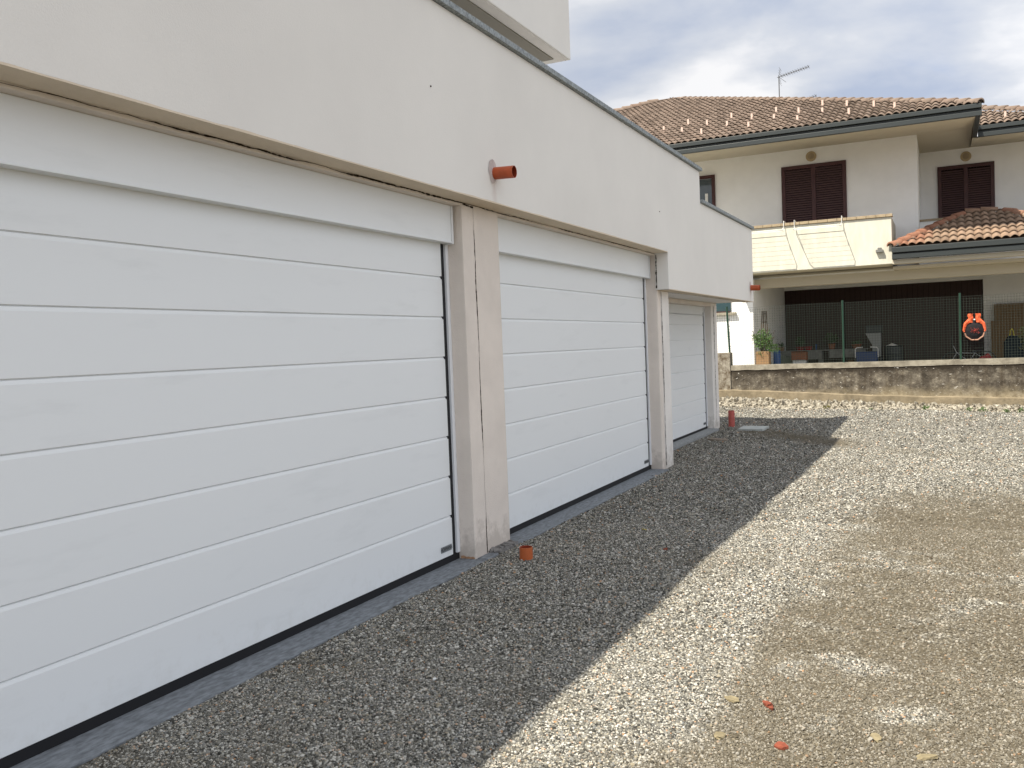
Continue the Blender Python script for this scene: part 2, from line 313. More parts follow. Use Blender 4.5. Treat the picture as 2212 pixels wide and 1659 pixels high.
# loose stones
ms = bpy.data.materials.new('loose_stone'); ms.use_nodes = True; t = ms.node_tree; b = t.nodes['Principled BSDF']; b.inputs['Roughness'].default_value = .85; b.inputs['Specular IOR Level'].default_value = .2
dust, g = dust_nodes(t, True)
oi = t.nodes.new('ShaderNodeObjectInfo'); sr = stone_ramp(t, oi.outputs['Random'])
m2 = t.nodes.new('ShaderNodeMixRGB'); df = t.nodes.new('ShaderNodeMath'); df.operation = 'MULTIPLY'; df.inputs[1].default_value = .62; t.links.new(dust, df.inputs[0])
t.links.new(df.outputs[0], m2.inputs[0]); t.links.new(sr, m2.inputs[1]); m2.inputs[2].default_value = (.140, .118, .082, 1); t.links.new(m2.outputs[0], b.inputs['Base Color'])

def scatter():
    CXY = np.array([3.153, 0.0]); pts = []; scl = []
    def band(n, d0, d1, size):
        th = rng.uniform(-R(61), R(10), n)       # angle off +y, towards -x negative
        d = np.sqrt(rng.uniform(d0*d0, d1*d1, n))
        x = CXY[0]+np.sin(th)*d; y = CXY[1]+np.cos(th)*d
        return x, y, size
    xs, ys, ss = [], [], []
    for n, d0, d1, size in ((480000, 1.9, 4.3, .0040), (480000, 4.3, 7.5, .0048), (300000, 7.5, 13, .0064), (80000, 13, 20, .0095)):
        x, y, size = band(n, d0, d1, size)
        s = size*np.exp(rng.normal(0, .28, n))
        keep = (x > .216+.02*np.sin(y*9)+.012*np.sin(y*31)+rng.normal(0, .008, n)) | ((y > 5.80) & (y < 6.14) & (x > .15)) | ((y > 10.8) & (y < 15.2) & (x > -.22)) | (y > 15.3)
        keep &= ~((x < .145) & (y < 10.8)) & (y < 19.42)
        # fewer stones lie loose where the dust is
        keep &= rng.uniform(0, 1, n) > dust_at(x, y)*.66
        xs.append(x[keep]); ys.append(y[keep]); ss.append(s[keep])
    x = np.concatenate(xs); y = np.concatenate(ys); s = np.concatenate(ss)
    z = gz(x, y)+s*rng.uniform(-.05, .55, len(s))
    return np.stack([x, y, z], 1), s
P, sz = scatter()
me = bpy.data.meshes.new('gravel'); me.vertices.add(len(P)); me.vertices.foreach_set('co', P.ravel().astype(np.float32))
at_ = me.attributes.new('siz', 'FLOAT', 'POINT'); at_.data.foreach_set('value', sz.astype(np.float32))
rot = rng.uniform(-1, 1, (len(P), 3))*np.array([.6, .6, 3.14]); ar = me.attributes.new('rot', 'FLOAT_VECTOR', 'POINT'); ar.data.foreach_set('vector', rot.ravel().astype(np.float32))
at_ = me.attributes.new('dust', 'FLOAT', 'POINT'); at_.data.foreach_set('value', dust_at(P[:, 0], P[:, 1]).astype(np.float32))
gravel = bpy.data.objects.new('gravel', me); COL.objects.link(gravel); tag(gravel, 'loose grey and white pebbles spread over the yard', 'gravel', kind='stuff')
ng = bpy.data.node_groups.new('pebbles', 'GeometryNodeTree')
ng.interface.new_socket('Geometry', in_out='INPUT', socket_type='NodeSocketGeometry'); ng.interface.new_socket('Geometry', in_out='OUTPUT', socket_type='NodeSocketGeometry')
gi = ng.nodes.new('NodeGroupInput'); go = ng.nodes.new('NodeGroupOutput'); ip = ng.nodes.new('GeometryNodeInstanceOnPoints'); ji = ng.nodes.new('GeometryNodeGeometryToInstance')
m2p = ng.nodes.new('GeometryNodeMeshToPoints'); ng.links.new(gi.outputs[0], m2p.inputs[0])
for k in range(5):
    ico = ng.nodes.new('GeometryNodeMeshIcoSphere'); ico.inputs['Radius'].default_value = 1; ico.inputs['Subdivisions'].default_value = 2
    sp_ = ng.nodes.new('GeometryNodeSetPosition'); nz = ng.nodes.new('ShaderNodeTexNoise'); nz.noise_dimensions = '4D'; nz.inputs['W'].default_value = k*7.3; nz.inputs['Scale'].default_value = .9
    sb = ng.nodes.new('ShaderNodeVectorMath'); sb.operation = 'SUBTRACT'; sb.inputs[1].default_value = (.5, .5, .5)
    ml = ng.nodes.new('ShaderNodeVectorMath'); ml.operation = 'SCALE'; ml.inputs['Scale'].default_value = 1.3
    ng.links.new(nz.outputs['Color'], sb.inputs[0]); ng.links.new(sb.outputs[0], ml.inputs[0]); ng.links.new(ml.outputs[0], sp_.inputs['Offset']); ng.links.new(ico.outputs[0], sp_.inputs[0])
    tr = ng.nodes.new('GeometryNodeTransform'); tr.inputs['Scale'].default_value = (1, .62+.08*k, .50+.05*((k*2) % 5)); ng.links.new(sp_.outputs[0], tr.inputs[0])
    sm = ng.nodes.new('GeometryNodeSetMaterial'); sm.inputs['Material'].default_value = ms; ng.links.new(tr.outputs[0], sm.inputs[0]); ng.links.new(sm.outputs[0], ji.inputs[0])
ip.inputs['Pick Instance'].default_value = True
ng.links.new(m2p.outputs[0], ip.inputs['Points']); ng.links.new(ji.outputs[0], ip.inputs['Instance'])
na = ng.nodes.new('GeometryNodeInputNamedAttribute'); na.data_type = 'FLOAT'; na.inputs[0].default_value = 'siz'; ng.links.new(na.outputs[0], ip.inputs['Scale'])
nb = ng.nodes.new('GeometryNodeInputNamedAttribute'); nb.data_type = 'FLOAT_VECTOR'; nb.inputs[0].default_value = 'rot'; ng.links.new(nb.outputs[0], ip.inputs['Rotation'])
ng.links.new(ip.outputs[0], go.inputs[0])
gravel.modifiers.new('pebbles', 'NODES').node_group = ng
# garden behind the boundary wall
tag(MB().box(-14, 14, 19.75, 34, .1, .35).build('garden_terrace', mat('worn_concrete', (.28, .26, .21), .95, .1, .3, 30, .3, 3)), 'concrete garden terrace behind the boundary wall', 'terrace', kind='structure')

# ---------------------------------------------------------------- the garage building
G = thing('garage_building', 'long white garage block with three sectional doors under an overhanging parapet', 'building', loc=(0, 6, 0))
G.location = (0, 0, 0)
FX = .29                       # outer face of the parapet
poly = [(-6, 2.455), (10.20, 2.455), (10.20, 2.03), (15.25, 2.03), (15.25, 3.215), (11.8, 3.215), (11.8, 3.62), (-6, 3.62)]
para = MB().prism(poly, 0, .130, FX).build('parapet_wall', m_wall, G, bevel=.006)
cop = MB()
def coping(y0, y1, z):
    y = y0
    while y < y1-.01:
        ye = min(y+1.15, y1); cop.box(.10, FX+.035, y+.0015, ye-.0015, z, z+.042); y = ye
coping(-6, 11.83, 3.622); coping(11.802, 15.29, 3.217)
cop.build('coping', m_coping, G, bevel=.003)
body = MB()
body.box(-6.0, .128, -6, 11.7, 2.62, 3.1)           # terrace slab
body.box(-6.0, .128, 11.702, 15.25, 2.62, 3.0)
body.box(-6.2, -6.0, -6, 15.25, -.3, 3.1)
body.box(-6.0, .17, -6, -5.6, -.3, 2.6)
body.build('garage_body', m_wall, G)
MB().box(-6.0, .126, 10.302, 15.248, 2.04, 2.618).build('porch_soffit', m_pier, G)
lin = MB(); lin.box(-.4, .128, -5.6, 10.30, 2.43, 2.618); lin.build('lintel', m_beige, G, bevel=.004)
MB().box(-.9, -.33, 10.85, 15.1, 1.978, 2.038).build('lintel', m_beige, G, bevel=.004)
# soffit of the parapet is raw beige plaster with a ragged lower edge
def ragged(y0, y1, z, n=400, amp=.005, base=.005):
    m = MB(); ys = np.linspace(y0, y1, n); top = [base+amp*(noise.noise(Vector((y*3.1, 1, z)))+.6*noise.noise(Vector((y*14, 4, z)))) for y in ys]
    vs = []
    for y, h in zip(ys, top): vs += [(FX+.0035, y, z-.003), (FX+.0035, y, z+max(.001, h))]
    m.add(vs, [(2*i, 2*i+2, 2*i+3, 2*i+1) for i in range(n-1)])
    b = []
    for y in ys: b += [(.132, y, z-.003), (FX+.0035, y, z-.003)]
    m.add(b, [(2*i, 2*i+2, 2*i+3, 2*i+1) for i in range(n-1)])
    return m
m_tan = mat('tan_plaster', (.70, .60, .47), .92, .1, .25, 90, .07, 2.2)
ragged(-6, 10.19, 2.455).build('drip_edge', m_tan, G)
ragged(10.22, 15.24, 2.03, 200).build('drip_edge', m_tan, G)
# pillars
def pillar(name_mat, *boxes):
    m = MB()
    for bx in boxes: m.box(*bx)
    return m.build('pillar', name_mat, G, bevel=.012)
MB().prism([(-.4, 5.58), (.132, 5.58), (.132, 6.13), (.115, 6.178), (-.4, 6.178)], 2, -.25, 2.452).build('pillar', m_beige, G, bevel=.006)
pillar(m_beige, (-.40, .145, 10.22, 10.335, -.25, 2.452))
pillar(m_pier, (-.40, .152, 10.336, 10.66, -.3, 2.028))
pillar(m_pier, (-.9, -.325, 14.86, 15.25, -.3, 2.037))
pillar(m_beige, (-.40, .165, -5.6, .95, -.25, 2.427))
MB().box(-6, -.91, 14.9, 15.248, -.3, 2.038).build('side_wall', m_pier, G)
MB().box(-.9, -.401, 10.5, 10.95, -.3, 2.0).build('side_wall', m_pier, G)
# open joints: a jagged dark crack following a line
def crack(pts, nrm, wid, seed, brk=.18, step=.012, off=.0025):
    """pts: line endpoints; nrm: surface normal; draws broken ragged dark strips on the surface"""
    m = MB(); rs = random.Random(seed); nrm = Vector(nrm)
    for A, B in zip(pts[:-1], pts[1:]):
        A = Vector(A); B = Vector(B); d = (B-A); Ln = d.length; d.normalize(); s = nrm.cross(d)
        n = int(Ln/step); row = []; run = False
        for i in range(n+1):
            q = A+d*(i*step); h = noise.noise(q*2.3+Vector((seed, 0, 0))); h2 = noise.noise(q*25+Vector((0, seed, 0)))
            w = max(wid*.15, wid*(h+brk*2+.25)*(.6+.5*rs.random()+.8*h2)); c = s*(.007*noise.noise(q*4)+.003*noise.noise(q*15)+.0025*h2)
            if w > wid*.14:
                P0 = q+c-s*w*.5+nrm*off; P1 = q+c+s*w*.5+nrm*off
                if run: row += [P0, P1]
                else: row = [P0, P1]; run = True
            if (w <= wid*.14 or i == n) and run:
                k = len(row)//2
                if k > 1: m.add(row, [(2*j, 2*j+1, 2*j+3, 2*j+2) for j in range(k-1)])
                run = False
    return m
crack([(.132, 5.762, -.04), (.132, 5.75, 2.44)], (1, 0, 0), .013, 3, .14, .008).build('cracked_joint', m_crack, G)
crack([(.128, 1.0, 2.4475), (.128, 10.2, 2.4475)], (1, 0, 0), .012, 5, .13, .012, .004).build('cracked_joint', m_crack, G)
crack([(.1325, 5.75, 2.44), (.1325, 5.59, 2.44)], (1, 0, 0), .010, 8, .6).build('cracked_joint', m_crack, G)
crack([(.152, 10.345, -.02), (.152, 10.345, 2.02)], (1, 0, 0), .020, 11, .16).build('cracked_joint', m_crack, G)
crack([(.145, 10.1995, 2.05), (.145, 10.1995, 2.44)], (0, -1, 0), .012, 12, .6).build('cracked_joint', m_crack, G)
crack([(.10, 10.45, 2.04), (.19, 12.3, 2.04), (.20, 15.2, 2.04)], (0, 0, -1), .018, 14, .15, .014, .016).build('cracked_joint', m_crack, G)
crack([(-.325, 15.02, .0), (-.325, 15.01, 2.0)], (1, 0, 0), .022, 17, .3, off=.004).build('cracked_joint', m_crack, G)
# window-like sectional doors
def text_mesh(body, size, ext=.0006):
    cu = bpy.data.curves.new('t', 'FONT'); cu.body = body; cu.size = size; cu.extrude = ext; cu.align_x = 'CENTER'; cu.align_y = 'CENTER'; cu.space_character = 1.08
    o = bpy.data.objects.new('t', cu); COL.objects.link(o); dg = bpy.context.evaluated_depsgraph_get(); dg.update()
    me = bpy.data.meshes.new_from_object(o.evaluated_get(dg)); bpy.data.objects.remove(o); return me
def garage_door(x, y0, y1, pitch, joints, z_top, hdr_top, z0=0., hp=.068):
    ya, yb = y0+.085, y1-.085
    prof = [(z0, x), (z0, x-.04)]
    prof = [(z0-.004, x)]
    for k in range(1, joints+1):
        z = z0+pitch*k
        prof += [(z-.024, x), (z-.008, x-.0040), (z-.0035, x-.011), (z-.0005, x-.011), (z, x)]
    prof += [(z_top+.05, x)]
    m = MB(); vs = []
    for z, xx in prof: vs += [(xx, ya, z), (xx, yb, z)]
    m.add(vs, [(2*i, 2*i+1, 2*i+3, 2*i+2) for i in range(len(prof)-1)])
    d = m.build('garage_door', m_door, G)
    # rubber seal: bottom strip and side strips with the nubs at each joint
    r = MB(); r.box(x-.03, x+.004, ya-.02, y1-.0, z0-.047, z0-.0005)
    r.box(x-.03, x-.004, yb+.0005, yb+.046, z0-.0, z_top+.05); r.box(x-.03, x-.004, ya-.046, ya-.0005, z0-.0, z_top+.05)
    for k in range(1, joints+1): r.box(x-.02, x+.003, yb-.010, yb+.012, z0+pitch*k-.018, z0+pitch*k+.001)
    r.build('rubber_seal', m_rubber, d)
    MB().box(x-.03, x+.014, yb+.047, y1-.001, z0, hdr_top-.001).build('door_frame', m_frame, d, bevel=.003)
    MB().box(x-.03, x+.014, y0+.001, ya-.047, z0, hdr_top-.001).build('door_frame', m_frame, d, bevel=.003)
    h = MB(); h.box(x-.02, x+hp, y0+.004, y1-.045, z_top, hdr_top-.001); h.box(x-.02, x+hp+.006, y1-.043, y1-.020, z_top-.006, hdr_top-.001)
    h.box(x+hp+.0005, x+hp+.006, y0+.004, y1-.0435, z_top-.001, z_top+.010)
    h.build('header_panel', m_door, d, bevel=.002)
    # name plate with black letters
    pl = MB(); px = yb-.165
    pl.box(x+.0005, x+.0035, px, px+.145, z0+.038, z0+.078)
    tm = text_mesh('H\u00d6RMANN', .034)
    for v in tm.vertices: pass
    b0 = len(pl.v); tv = [(x+.0042+v.co.z*.3, px+.0725+v.co.x*.86, z0+.058+v.co.y) for v in tm.vertices]
    pl.add(tv, [tuple(p.vertices) for p in tm.polygons], 1)
    pl.build('name_plate', [m_plate, m_letter], d)
    return d
garage_door(0, .95, 5.58, .2775, 7, 2.170, 2.43)
garage_door(0, 6.18, 10.22, .2775, 7, 2.170, 2.43)
garage_door(-.445, 10.96, 14.86, .239, 7, 1.836, 1.978, z0=.012, hp=-.006)
# stone sills
sl = MB(); sl.box(-.35, .217, .95, 5.60, -.22, -.048); sl.build('door_sill', m_stone, G, bevel=.004)
sl = MB(); sl.prism([(.1335, 5.602), (.2165, 5.602), (.225, 5.70), (.21, 5.78), (.19, 5.83), (.1335, 5.90)], 2, -.22, -.044); sl.build('door_sill', m_stone, G, bevel=.004)
sl = MB(); sl.box(-.35, .217, 6.18, 10.22, -.22, -.048); sl.prism([(.1335, 6.14), (.205, 6.06), (.216, 6.178), (.1335, 6.178)], 2, -.2, -.050); sl.build('door_sill', m_stone, G, bevel=.004)
sl = MB(); sl.box(-.80, -.25, 10.96, 14.86, -.30, -.023); sl.build('door_sill', mat('pale_stone_sill', (.27, .28, .28), .8, .3, .25, 120, .2, 40, stretch=(1, .35, 1)), G, bevel=.004)
# broken mortar under the first pillar
mb = MB()
for i in range(60):
    y = random.uniform(5.78, 6.12); x = random.uniform(.135, .20-.1*abs(y-5.95)); r = random.uniform(.008, .022)
    mb.box(-r, r, -r*1.2, r*1.2, -r*.8, r*.8, 0, Matrix.Translation((x, y, -.05+random.uniform(-.005, .015)))@Matrix.Rotation(random.uniform(0, 6), 4, 'Z')@Matrix.Rotation(random.uniform(-.5, .5), 4, 'X'))
mb.build('mortar_rubble', mat('grey_mortar', (.22, .21, .20), .95, .1, .5, 60, .3, 30), G)
# orange rust stain at the foot of the first pillar
st = MB(); n = 40
vs = []
for i in range(n+1):
    x = .016+.112*i/n; vs += [(x, 5.5772, -.047), (x, 5.5772, -.047+.012+.008*noise.noise(Vector((x*40, 2, 0)))+.007*(1-i/n))]
st.add(vs, [(2*i, 2*i+2, 2*i+3, 2*i+1) for i in range(n)]); st.build('stain', m_rust, G)
# overflow pipes out of the parapet, each in a mortar patch
def wall_pipe(y, z, r, ln):
    p = MB().pipe((FX-.02, y, z), (FX+ln, y, z-.006), r, .0035).build('drain_pipe', [m_orange, m_orange_in], G)
    m = MB(); n = 40; pts = [(FX+.0035, y, z)]
    for i in range(n):
        a = 2*math.pi*i/n; q = r*(1.45+.35*noise.noise(Vector((math.cos(a)*1.5, math.sin(a)*1.5, y)))+.35*max(0, math.sin(a))); q *= 1
        pts.append((FX+.0030, y+math.cos(a)*q-.03*max(0, 1), z+math.sin(a)*q*1.15))
    m.add(pts, [(0, 1+i, 1+(i+1) % n) for i in range(n)]); m.build('mortar_patch', m_mortar, p)
    return p
wall_pipe(5.80, 2.665, .043, .155)
wall_pipe(15.02, 2.25, .045, .15)
for y, z in ((4.95, 3.07), (9.9, 2.88), (9.905, 2.88)): MB().tube((FX, y, z), (FX+.006, y, z), .005, n=6).build('plug_hole', m_crack, G)
# upper storey set back on the terrace
up = MB(); up.box(-6.4, -1.0, -6, 10.68, 4.97, 6.85); up.build('upper_storey', m_wall, G, bevel=.01)
us = MB(); us.box(-6.38, -1.16, -6, 10.50, 4.955, 4.9695); us.build('upper_soffit', m_ventgap, G)
us = MB(); us.box(-1.14, -1.02, -6, 10.64, 4.962, 4.9697); us.build('soffit_border', m_pier, G)
MB().box(-6.3, -3.2, -6, 9.8, 3.1, 4.954).build('upper_wall', m_wall, G)

# ---------------------------------------------------------------- things on the gravel by the garage
def zat(x, y): return float(gz(x, y))
o = MB().pipe((0, 0, -.1), (0, 0, .088), .047, .0035).build('pipe_stub', [mat('bright_orange_pvc', (.46, .115, .035), .4, .4, 0, 1, .1, 12), m_orange_in])
o.location = (.47, 5.70, zat(.47, 5.70)); tag(o, 'short bright orange pipe stub standing upright in the gravel beside the first pillar', 'pipe')
o = MB().pipe((0, 0, -.1), (0, 0, .255), .053, .004).build('standing_pipe', [m_redpipe, m_orange_in])
o.location = (-.165, 15.42, -.03); tag(o, 'tall faded red pipe standing in the gravel at the far corner of the garage', 'pipe')
def slab(name, pts, h, m, loc, label, cat, tilt=(0, 0), grp=None):
    o = MB().prism(pts, 2, -.01, h).build(name, m, bevel=.004); o.location = loc; o.rotation_euler = (tilt[0], tilt[1], 0); return tag(o, label, cat, grp)
slab('drain_cover', [(-.21, -.2), (.19, -.23), (.22, .18), (-.2, .2)], .03, mat('pale_grey_slab', (.42, .44, .42), .8, .2, .2, 60, .1, 8), (.27, 15.02, zat(.3, 15)+.005), 'flat pale grey square slab lying on the gravel near the tall faded red pipe', 'slab', (.03, 0))
slab('round_cover', [(.15*math.cos(a)*1., .15*math.sin(a)) for a in [i*math.pi/9 for i in range(18)]], .015, mat('dull_tan_slab', (.24, .20, .16), .9, .1, .2, 60, .2, 12), (.06, 13.4, zat(.06, 13.4)+.004), 'thin round tan lid lying on gravel in front of the third garage door', 'lid', (-.05, .04))
def shard(name, loc, s, m, label, cat, seed, grp=None, flat=.4):
    rs = random.Random(seed); bm = bmesh.new(); bmesh.ops.create_icosphere(bm, subdivisions=2, radius=1)
    for v in bm.verts:
        k = 1+.35*noise.noise(v.co*1.3+Vector((seed, 0, 0))); v.co = Vector((round(v.co.x*2.2)/2.2*.5+v.co.x*.5, v.co.y, max(-.6, min(.6, v.co.z*1.3))))*k
        v.co.x *= s[0]; v.co.y *= s[1]; v.co.z *= s[2]
    me = bpy.data.meshes.new(name); bm.to_mesh(me); bm.free(); me.materials.append(m)
    o = bpy.data.objects.new(name, me); COL.objects.link(o); o.location = (loc[0], loc[1], zat(*loc)+s[2]*.35+.004); o.rotation_euler = (rs.uniform(-.15, .15), rs.uniform(-.15, .15), rs.uniform(0, 3)); return tag(o, label, cat, grp)
gb = 'broken bits lying in the gravel'
shard('brick_fragment', (2.489, 3.596), (.026, .016, .012), m_brick, 'small red brick fragment right of the large yellow sandstone piece', 'brick', 1, gb)
shard('brick_fragment', (2.601, 3.222), (.024, .016, .012), m_brick, 'red brick fragment nearest the bottom edge of the photo', 'brick', 2, gb)
shard('brick_fragment', (2.509, 3.558), (.014, .010, .010), m_brick, 'tiny red brick chip split off against the small red brick fragment', 'brick', 21, gb)
shard('brick_fragment', (1.362, 6.075), (.02, .012, .01), m_brick, 'small dark red brick chip alone in the shaded gravel right of the orange pipe stub', 'brick', 4, gb)
shard('sandstone_piece', (2.348, 3.596), (.036, .026, .009), m_sand, 'largest yellow sandstone piece, left of the small red brick fragment', 'stone', 5, gb)
shard('sandstone_piece', (2.377, 3.246), (.034, .020, .008), m_sand, 'yellow sandstone piece closest to the garage shadow at the bottom', 'stone', 6, gb)
shard('sandstone_piece', (2.897, 3.431), (.032, .018, .008), m_sand, 'pale yellow sandstone piece lying alone in the dusty patch at the lower right', 'stone', 7, gb)
shard('sandstone_piece', (3.063, 3.344), (.038, .016, .008), m_sand, 'elongated yellow sandstone piece, upper of two by the bottom right', 'stone', 9, gb)
shard('sandstone_piece', (3.082, 3.208), (.036, .014, .008), m_sand, 'elongated yellow sandstone piece, lower of two by the bottom right', 'stone', 10, gb)
shard('yellow_scrap', (0.992, 6.785), (.035, .008, .004), mat('yellow_plastic', (.5, .38, .03), .6), 'thin yellow plastic scrap on shaded gravel in front of the second door', 'scrap', 11)
shard('concrete_chip', (1.080, 3.402), (.012, .009, .004), m_white, 'tiny white chip in the shaded gravel near the first garage door sill', 'chip', 12)
shard('dark_twig', (3.024, 6.415), (.045, .004, .003), m_bark, 'thin dark twig on sunlit gravel at the right', 'twig', 13)

# ---------------------------------------------------------------- boundary wall
BW = thing('boundary_wall', 'low stained concrete boundary wall with pale coping at the end of the yard', 'wall')
mw = bpy.data.materials.new('stained_concrete'); mw.use_nodes = True; t = mw.node_tree; b = t.nodes['Principled BSDF']; b.inputs['Roughness'].default_value = .95; b.inputs['Specular IOR Level'].default_value = .1
g = t.nodes.new('ShaderNodeNewGeometry')
def NZ(scale, det, rough, st=(1, 1, 1), w=0):
    mp = t.nodes.new('ShaderNodeMapping'); mp.inputs['Scale'].default_value = st; mp.inputs['Location'].default_value = (w, w*.7, 0); t.links.new(g.outputs['Position'], mp.inputs[0])
    n = t.nodes.new('ShaderNodeTexNoise'); n.inputs['Scale'].default_value = scale; n.inputs['Detail'].default_value = det; n.inputs['Roughness'].default_value = rough; t.links.new(mp.outputs[0], n.inputs['Vector']); return n.outputs[0]
def RP(s, *st):
    r = t.nodes.new('ShaderNodeValToRGB'); r.color_ramp.elements[0].position = st[0][0]; r.color_ramp.elements[0].color = (*st[0][1], 1); r.color_ramp.elements[1].position = st[-1][0]; r.color_ramp.elements[1].color = (*st[-1][1], 1)
    for p, c in st[1:-1]: q = r.color_ramp.elements.new(p); q.color = (*c, 1)
    t.links.new(s, r.inputs[0]); return r.outputs[0]
def MX(f, a, b_, mode='MIX'):
    m_ = t.nodes.new('ShaderNodeMixRGB'); m_.blend_type = mode
    for i, v in enumerate((f, a, b_)):
        if isinstance(v, (int, float)): m_.inputs[i].default_value = v
        elif isinstance(v, tuple): m_.inputs[i].default_value = (*v, 1)
        else: t.links.new(v, m_.inputs[i])
    return m_.outputs[0]
base = RP(NZ(5.5, 12, .80, (.9, 1, 1.0)), (.36, (.035, .030, .024)), (.47, (.085, .073, .058)), (.56, (.15, .132, .105)), (.66, (.29, .26, .205)))
streak = RP(NZ(7, 6, .6, (1.6, 1, .22), 3), (.46, (1, 1, 1)), (.66, (.55, .50, .45)))
c = MX(.75, base, streak, 'MULTIPLY')
sz_ = t.nodes.new('ShaderNodeSeparateXYZ'); t.links.new(g.outputs['Position'], sz_.inputs[0])
ad = t.nodes.new('ShaderNodeMath'); ad.operation = 'MULTIPLY_ADD'; t.links.new(NZ(3, 5, .6, w=9), ad.inputs[0]); ad.inputs[1].default_value = .45; t.links.new(sz_.outputs[2], ad.inputs[2])
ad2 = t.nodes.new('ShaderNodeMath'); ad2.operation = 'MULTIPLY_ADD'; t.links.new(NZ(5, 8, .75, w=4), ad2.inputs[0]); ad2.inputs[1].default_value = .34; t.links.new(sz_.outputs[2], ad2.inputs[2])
low = RP(ad.outputs[0], (.28, (1, 1, 1)), (.60, (0, 0, 0)))
c = MX(low, c, RP(NZ(9, 8, .7, w=2), (.35, (.20, .16, .10)), (.65, (.42, .36, .25))))
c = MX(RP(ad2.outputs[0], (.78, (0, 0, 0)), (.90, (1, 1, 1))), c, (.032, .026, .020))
chip = RP(NZ(12, 6, .66, (.8, 1, 2.2), 5), (.63, (0, 0, 0)), (.65, (1, 1, 1)))
c = MX(chip, c, (.55, .53, .48))
t.links.new(c, b.inputs['Base Color'])
bp = t.nodes.new('ShaderNodeBump'); bp.inputs['Strength'].default_value = .6; bp.inputs['Distance'].default_value = .02; t.links.new(NZ(22, 6, .6), bp.inputs['Height']); t.links.new(bp.outputs[0], b.inputs['Normal'])
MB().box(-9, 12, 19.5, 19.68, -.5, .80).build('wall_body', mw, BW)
cp = MB(); n = 260; xs = np.linspace(-1.02, 12, n); vs = []
for x in xs:
    lo = .775-.012+.022*noise.noise(Vector((x*1.1, 0, 3)))+.010*noise.noise(Vector((x*5, 3, 0))); tp = .868+.003*noise.noise(Vector((x*2, 9, 0)))
    vs += [(x, 19.488, lo), (x, 19.483, tp), (x, 19.70, tp), (x, 19.70, lo)]
cp.add(vs, [(4*i+k, 4*i+(k+1) % 4, 4*i+4+(k+1) % 4, 4*i+4+k) for i in range(n-1) for k in range(4)]+[(0, 1, 2, 3)])
cp.build('wall_coping', mat('weathered_coping', (.34, .31, .25), .95, .1, .4, 40, 0, 7, detail=10, col2=(.19, .17, .135)), BW)
MB().box(-1.30, -1.03, 19.47, 19.72, -.4, 1.145).box(-9, -1.302, 19.49, 19.70, .6, 1.10).build('end_pier', mat('peeling_concrete', (.32, .295, .245), .95, .1, .5, 40, 0, 14, detail=8, col2=(.10, .075, .05)), BW, bevel=.01)
ft = MB(); xs = np.linspace(-9, 12, 240); vs = []
for x in xs:
    top = np.interp(x, [-9, -1, 2, 5, 12], [.37, .34, .18, .09, -.05])+.012*noise.noise(Vector((x*2, 5, 1))); vs += [(x, 19.40, -.5), (x, 19.41+.01*noise.noise(Vector((x*4, 0, 0))), top), (x, 19.50, top+.02)]
ft.add(vs, [(3*i+k, 3*i+3+k, 3*i+4+k, 3*i+1+k) for i in range(239) for k in range(2)])
ft.build('wall_footing', mat('dirty_tan_concrete', (.23, .19, .13), .95, .1, .5, 30, .3, 6, detail=8), BW)
# rough rubble spill along the foot of the wall
rb = MB(); nx2, nr = 900, 14; xs = np.linspace(-9, 12, nx2); vs = []
for x in xs:
    zt = np.interp(x, [-9, -1, 2, 5, 12], [.24, .195, .05, -.04, -.16])
    zb = float(gz(min(x, 8), 19.1))-.02
    for j in range(nr):
        u = j/(nr-1); y = 19.415-.30*u; z = zt+(zb-zt)*u**.8
        q = Vector((x*11, y*9, z*14)); d = .08*abs(noise.noise(q*.8))+.05*abs(noise.noise(q*2.0))+.025*noise.noise(q*5)
        vs.append((x, y-d*1.2, z+d*(1-u*.6)-.02))
rb.add(vs, [(i*nr+j, (i+1)*nr+j, (i+1)*nr+j+1, i*nr+j+1) for i in range(nx2-1) for j in range(nr-1)])
rb.build('rubble_footing', mat('rough_rubble', (.44, .41, .34), .95, .1, .8, 50, 0, 20, detail=8, col2=(.13, .11, .085)), BW)
# weeds
def leaf_cluster(mb, c, r, n, ls, seed, squash=.8, mi=0, up=0.3):
    rs = random.Random(seed)
    for _ in range(n):
        while True:
            p = Vector((rs.uniform(-1, 1), rs.uniform(-1, 1), rs.uniform(-1, 1)))
            if p.length < 1: break
        k = .75+.5*noise.noise(p*2+Vector((seed, 0, 0)))
        q = Vector(c)+Vector((p.x*r[0], p.y*r[1], p.z*r[2]))*k
        a = Vector((rs.uniform(-1, 1), rs.uniform(-1, 1), rs.uniform(-.6, .8)+up)).normalized(); w = a.cross(Vector((rs.uniform(-1, 1), rs.uniform(-1, 1), rs.uniform(-1, 1)))).normalized()
        l = ls*rs.uniform(.6, 1.3); mb.add([q, q+a*l*.5+w*l*.16, q+a*l, q+a*l*.5-w*l*.16], [(0, 1, 2, 3)], mi)
def weed(x, s, seed, label, m=m_leaf):
    o = MB(); leaf_cluster(o, (0, 0, s*.35), (s, s*.5, s*.5), 60, s*.45, seed, up=.8); q = o.build('weed', m); q.location = (x, 19.02, zat(min(x, 8), 19.02)); return tag(q, label, 'weed', 'weeds at the foot of the boundary wall')
weed(.95, .10, 1, 'low brownish weed tuft, leftmost at the foot of the stained wall', mat('yellow_green_moss', (.13, .12, .03), .9))
weed(1.78, .05, 2, 'tiny green weed just right of the leftmost weed tuft')
weed(2.75, .10, 3, 'thin upright green weed below the middle of the stained wall')
weed(3.50, .09, 4, 'green weed below the orange trimmed net bag')
weed(3.72, .10, 5, 'leafy green weed right of the one below the net bag')
weed(4.12, .08, 6, 'small green weed second from the right at the wall foot')
weed(4.36, .10, 7, 'green weed at the right edge of the photo by the wall foot')
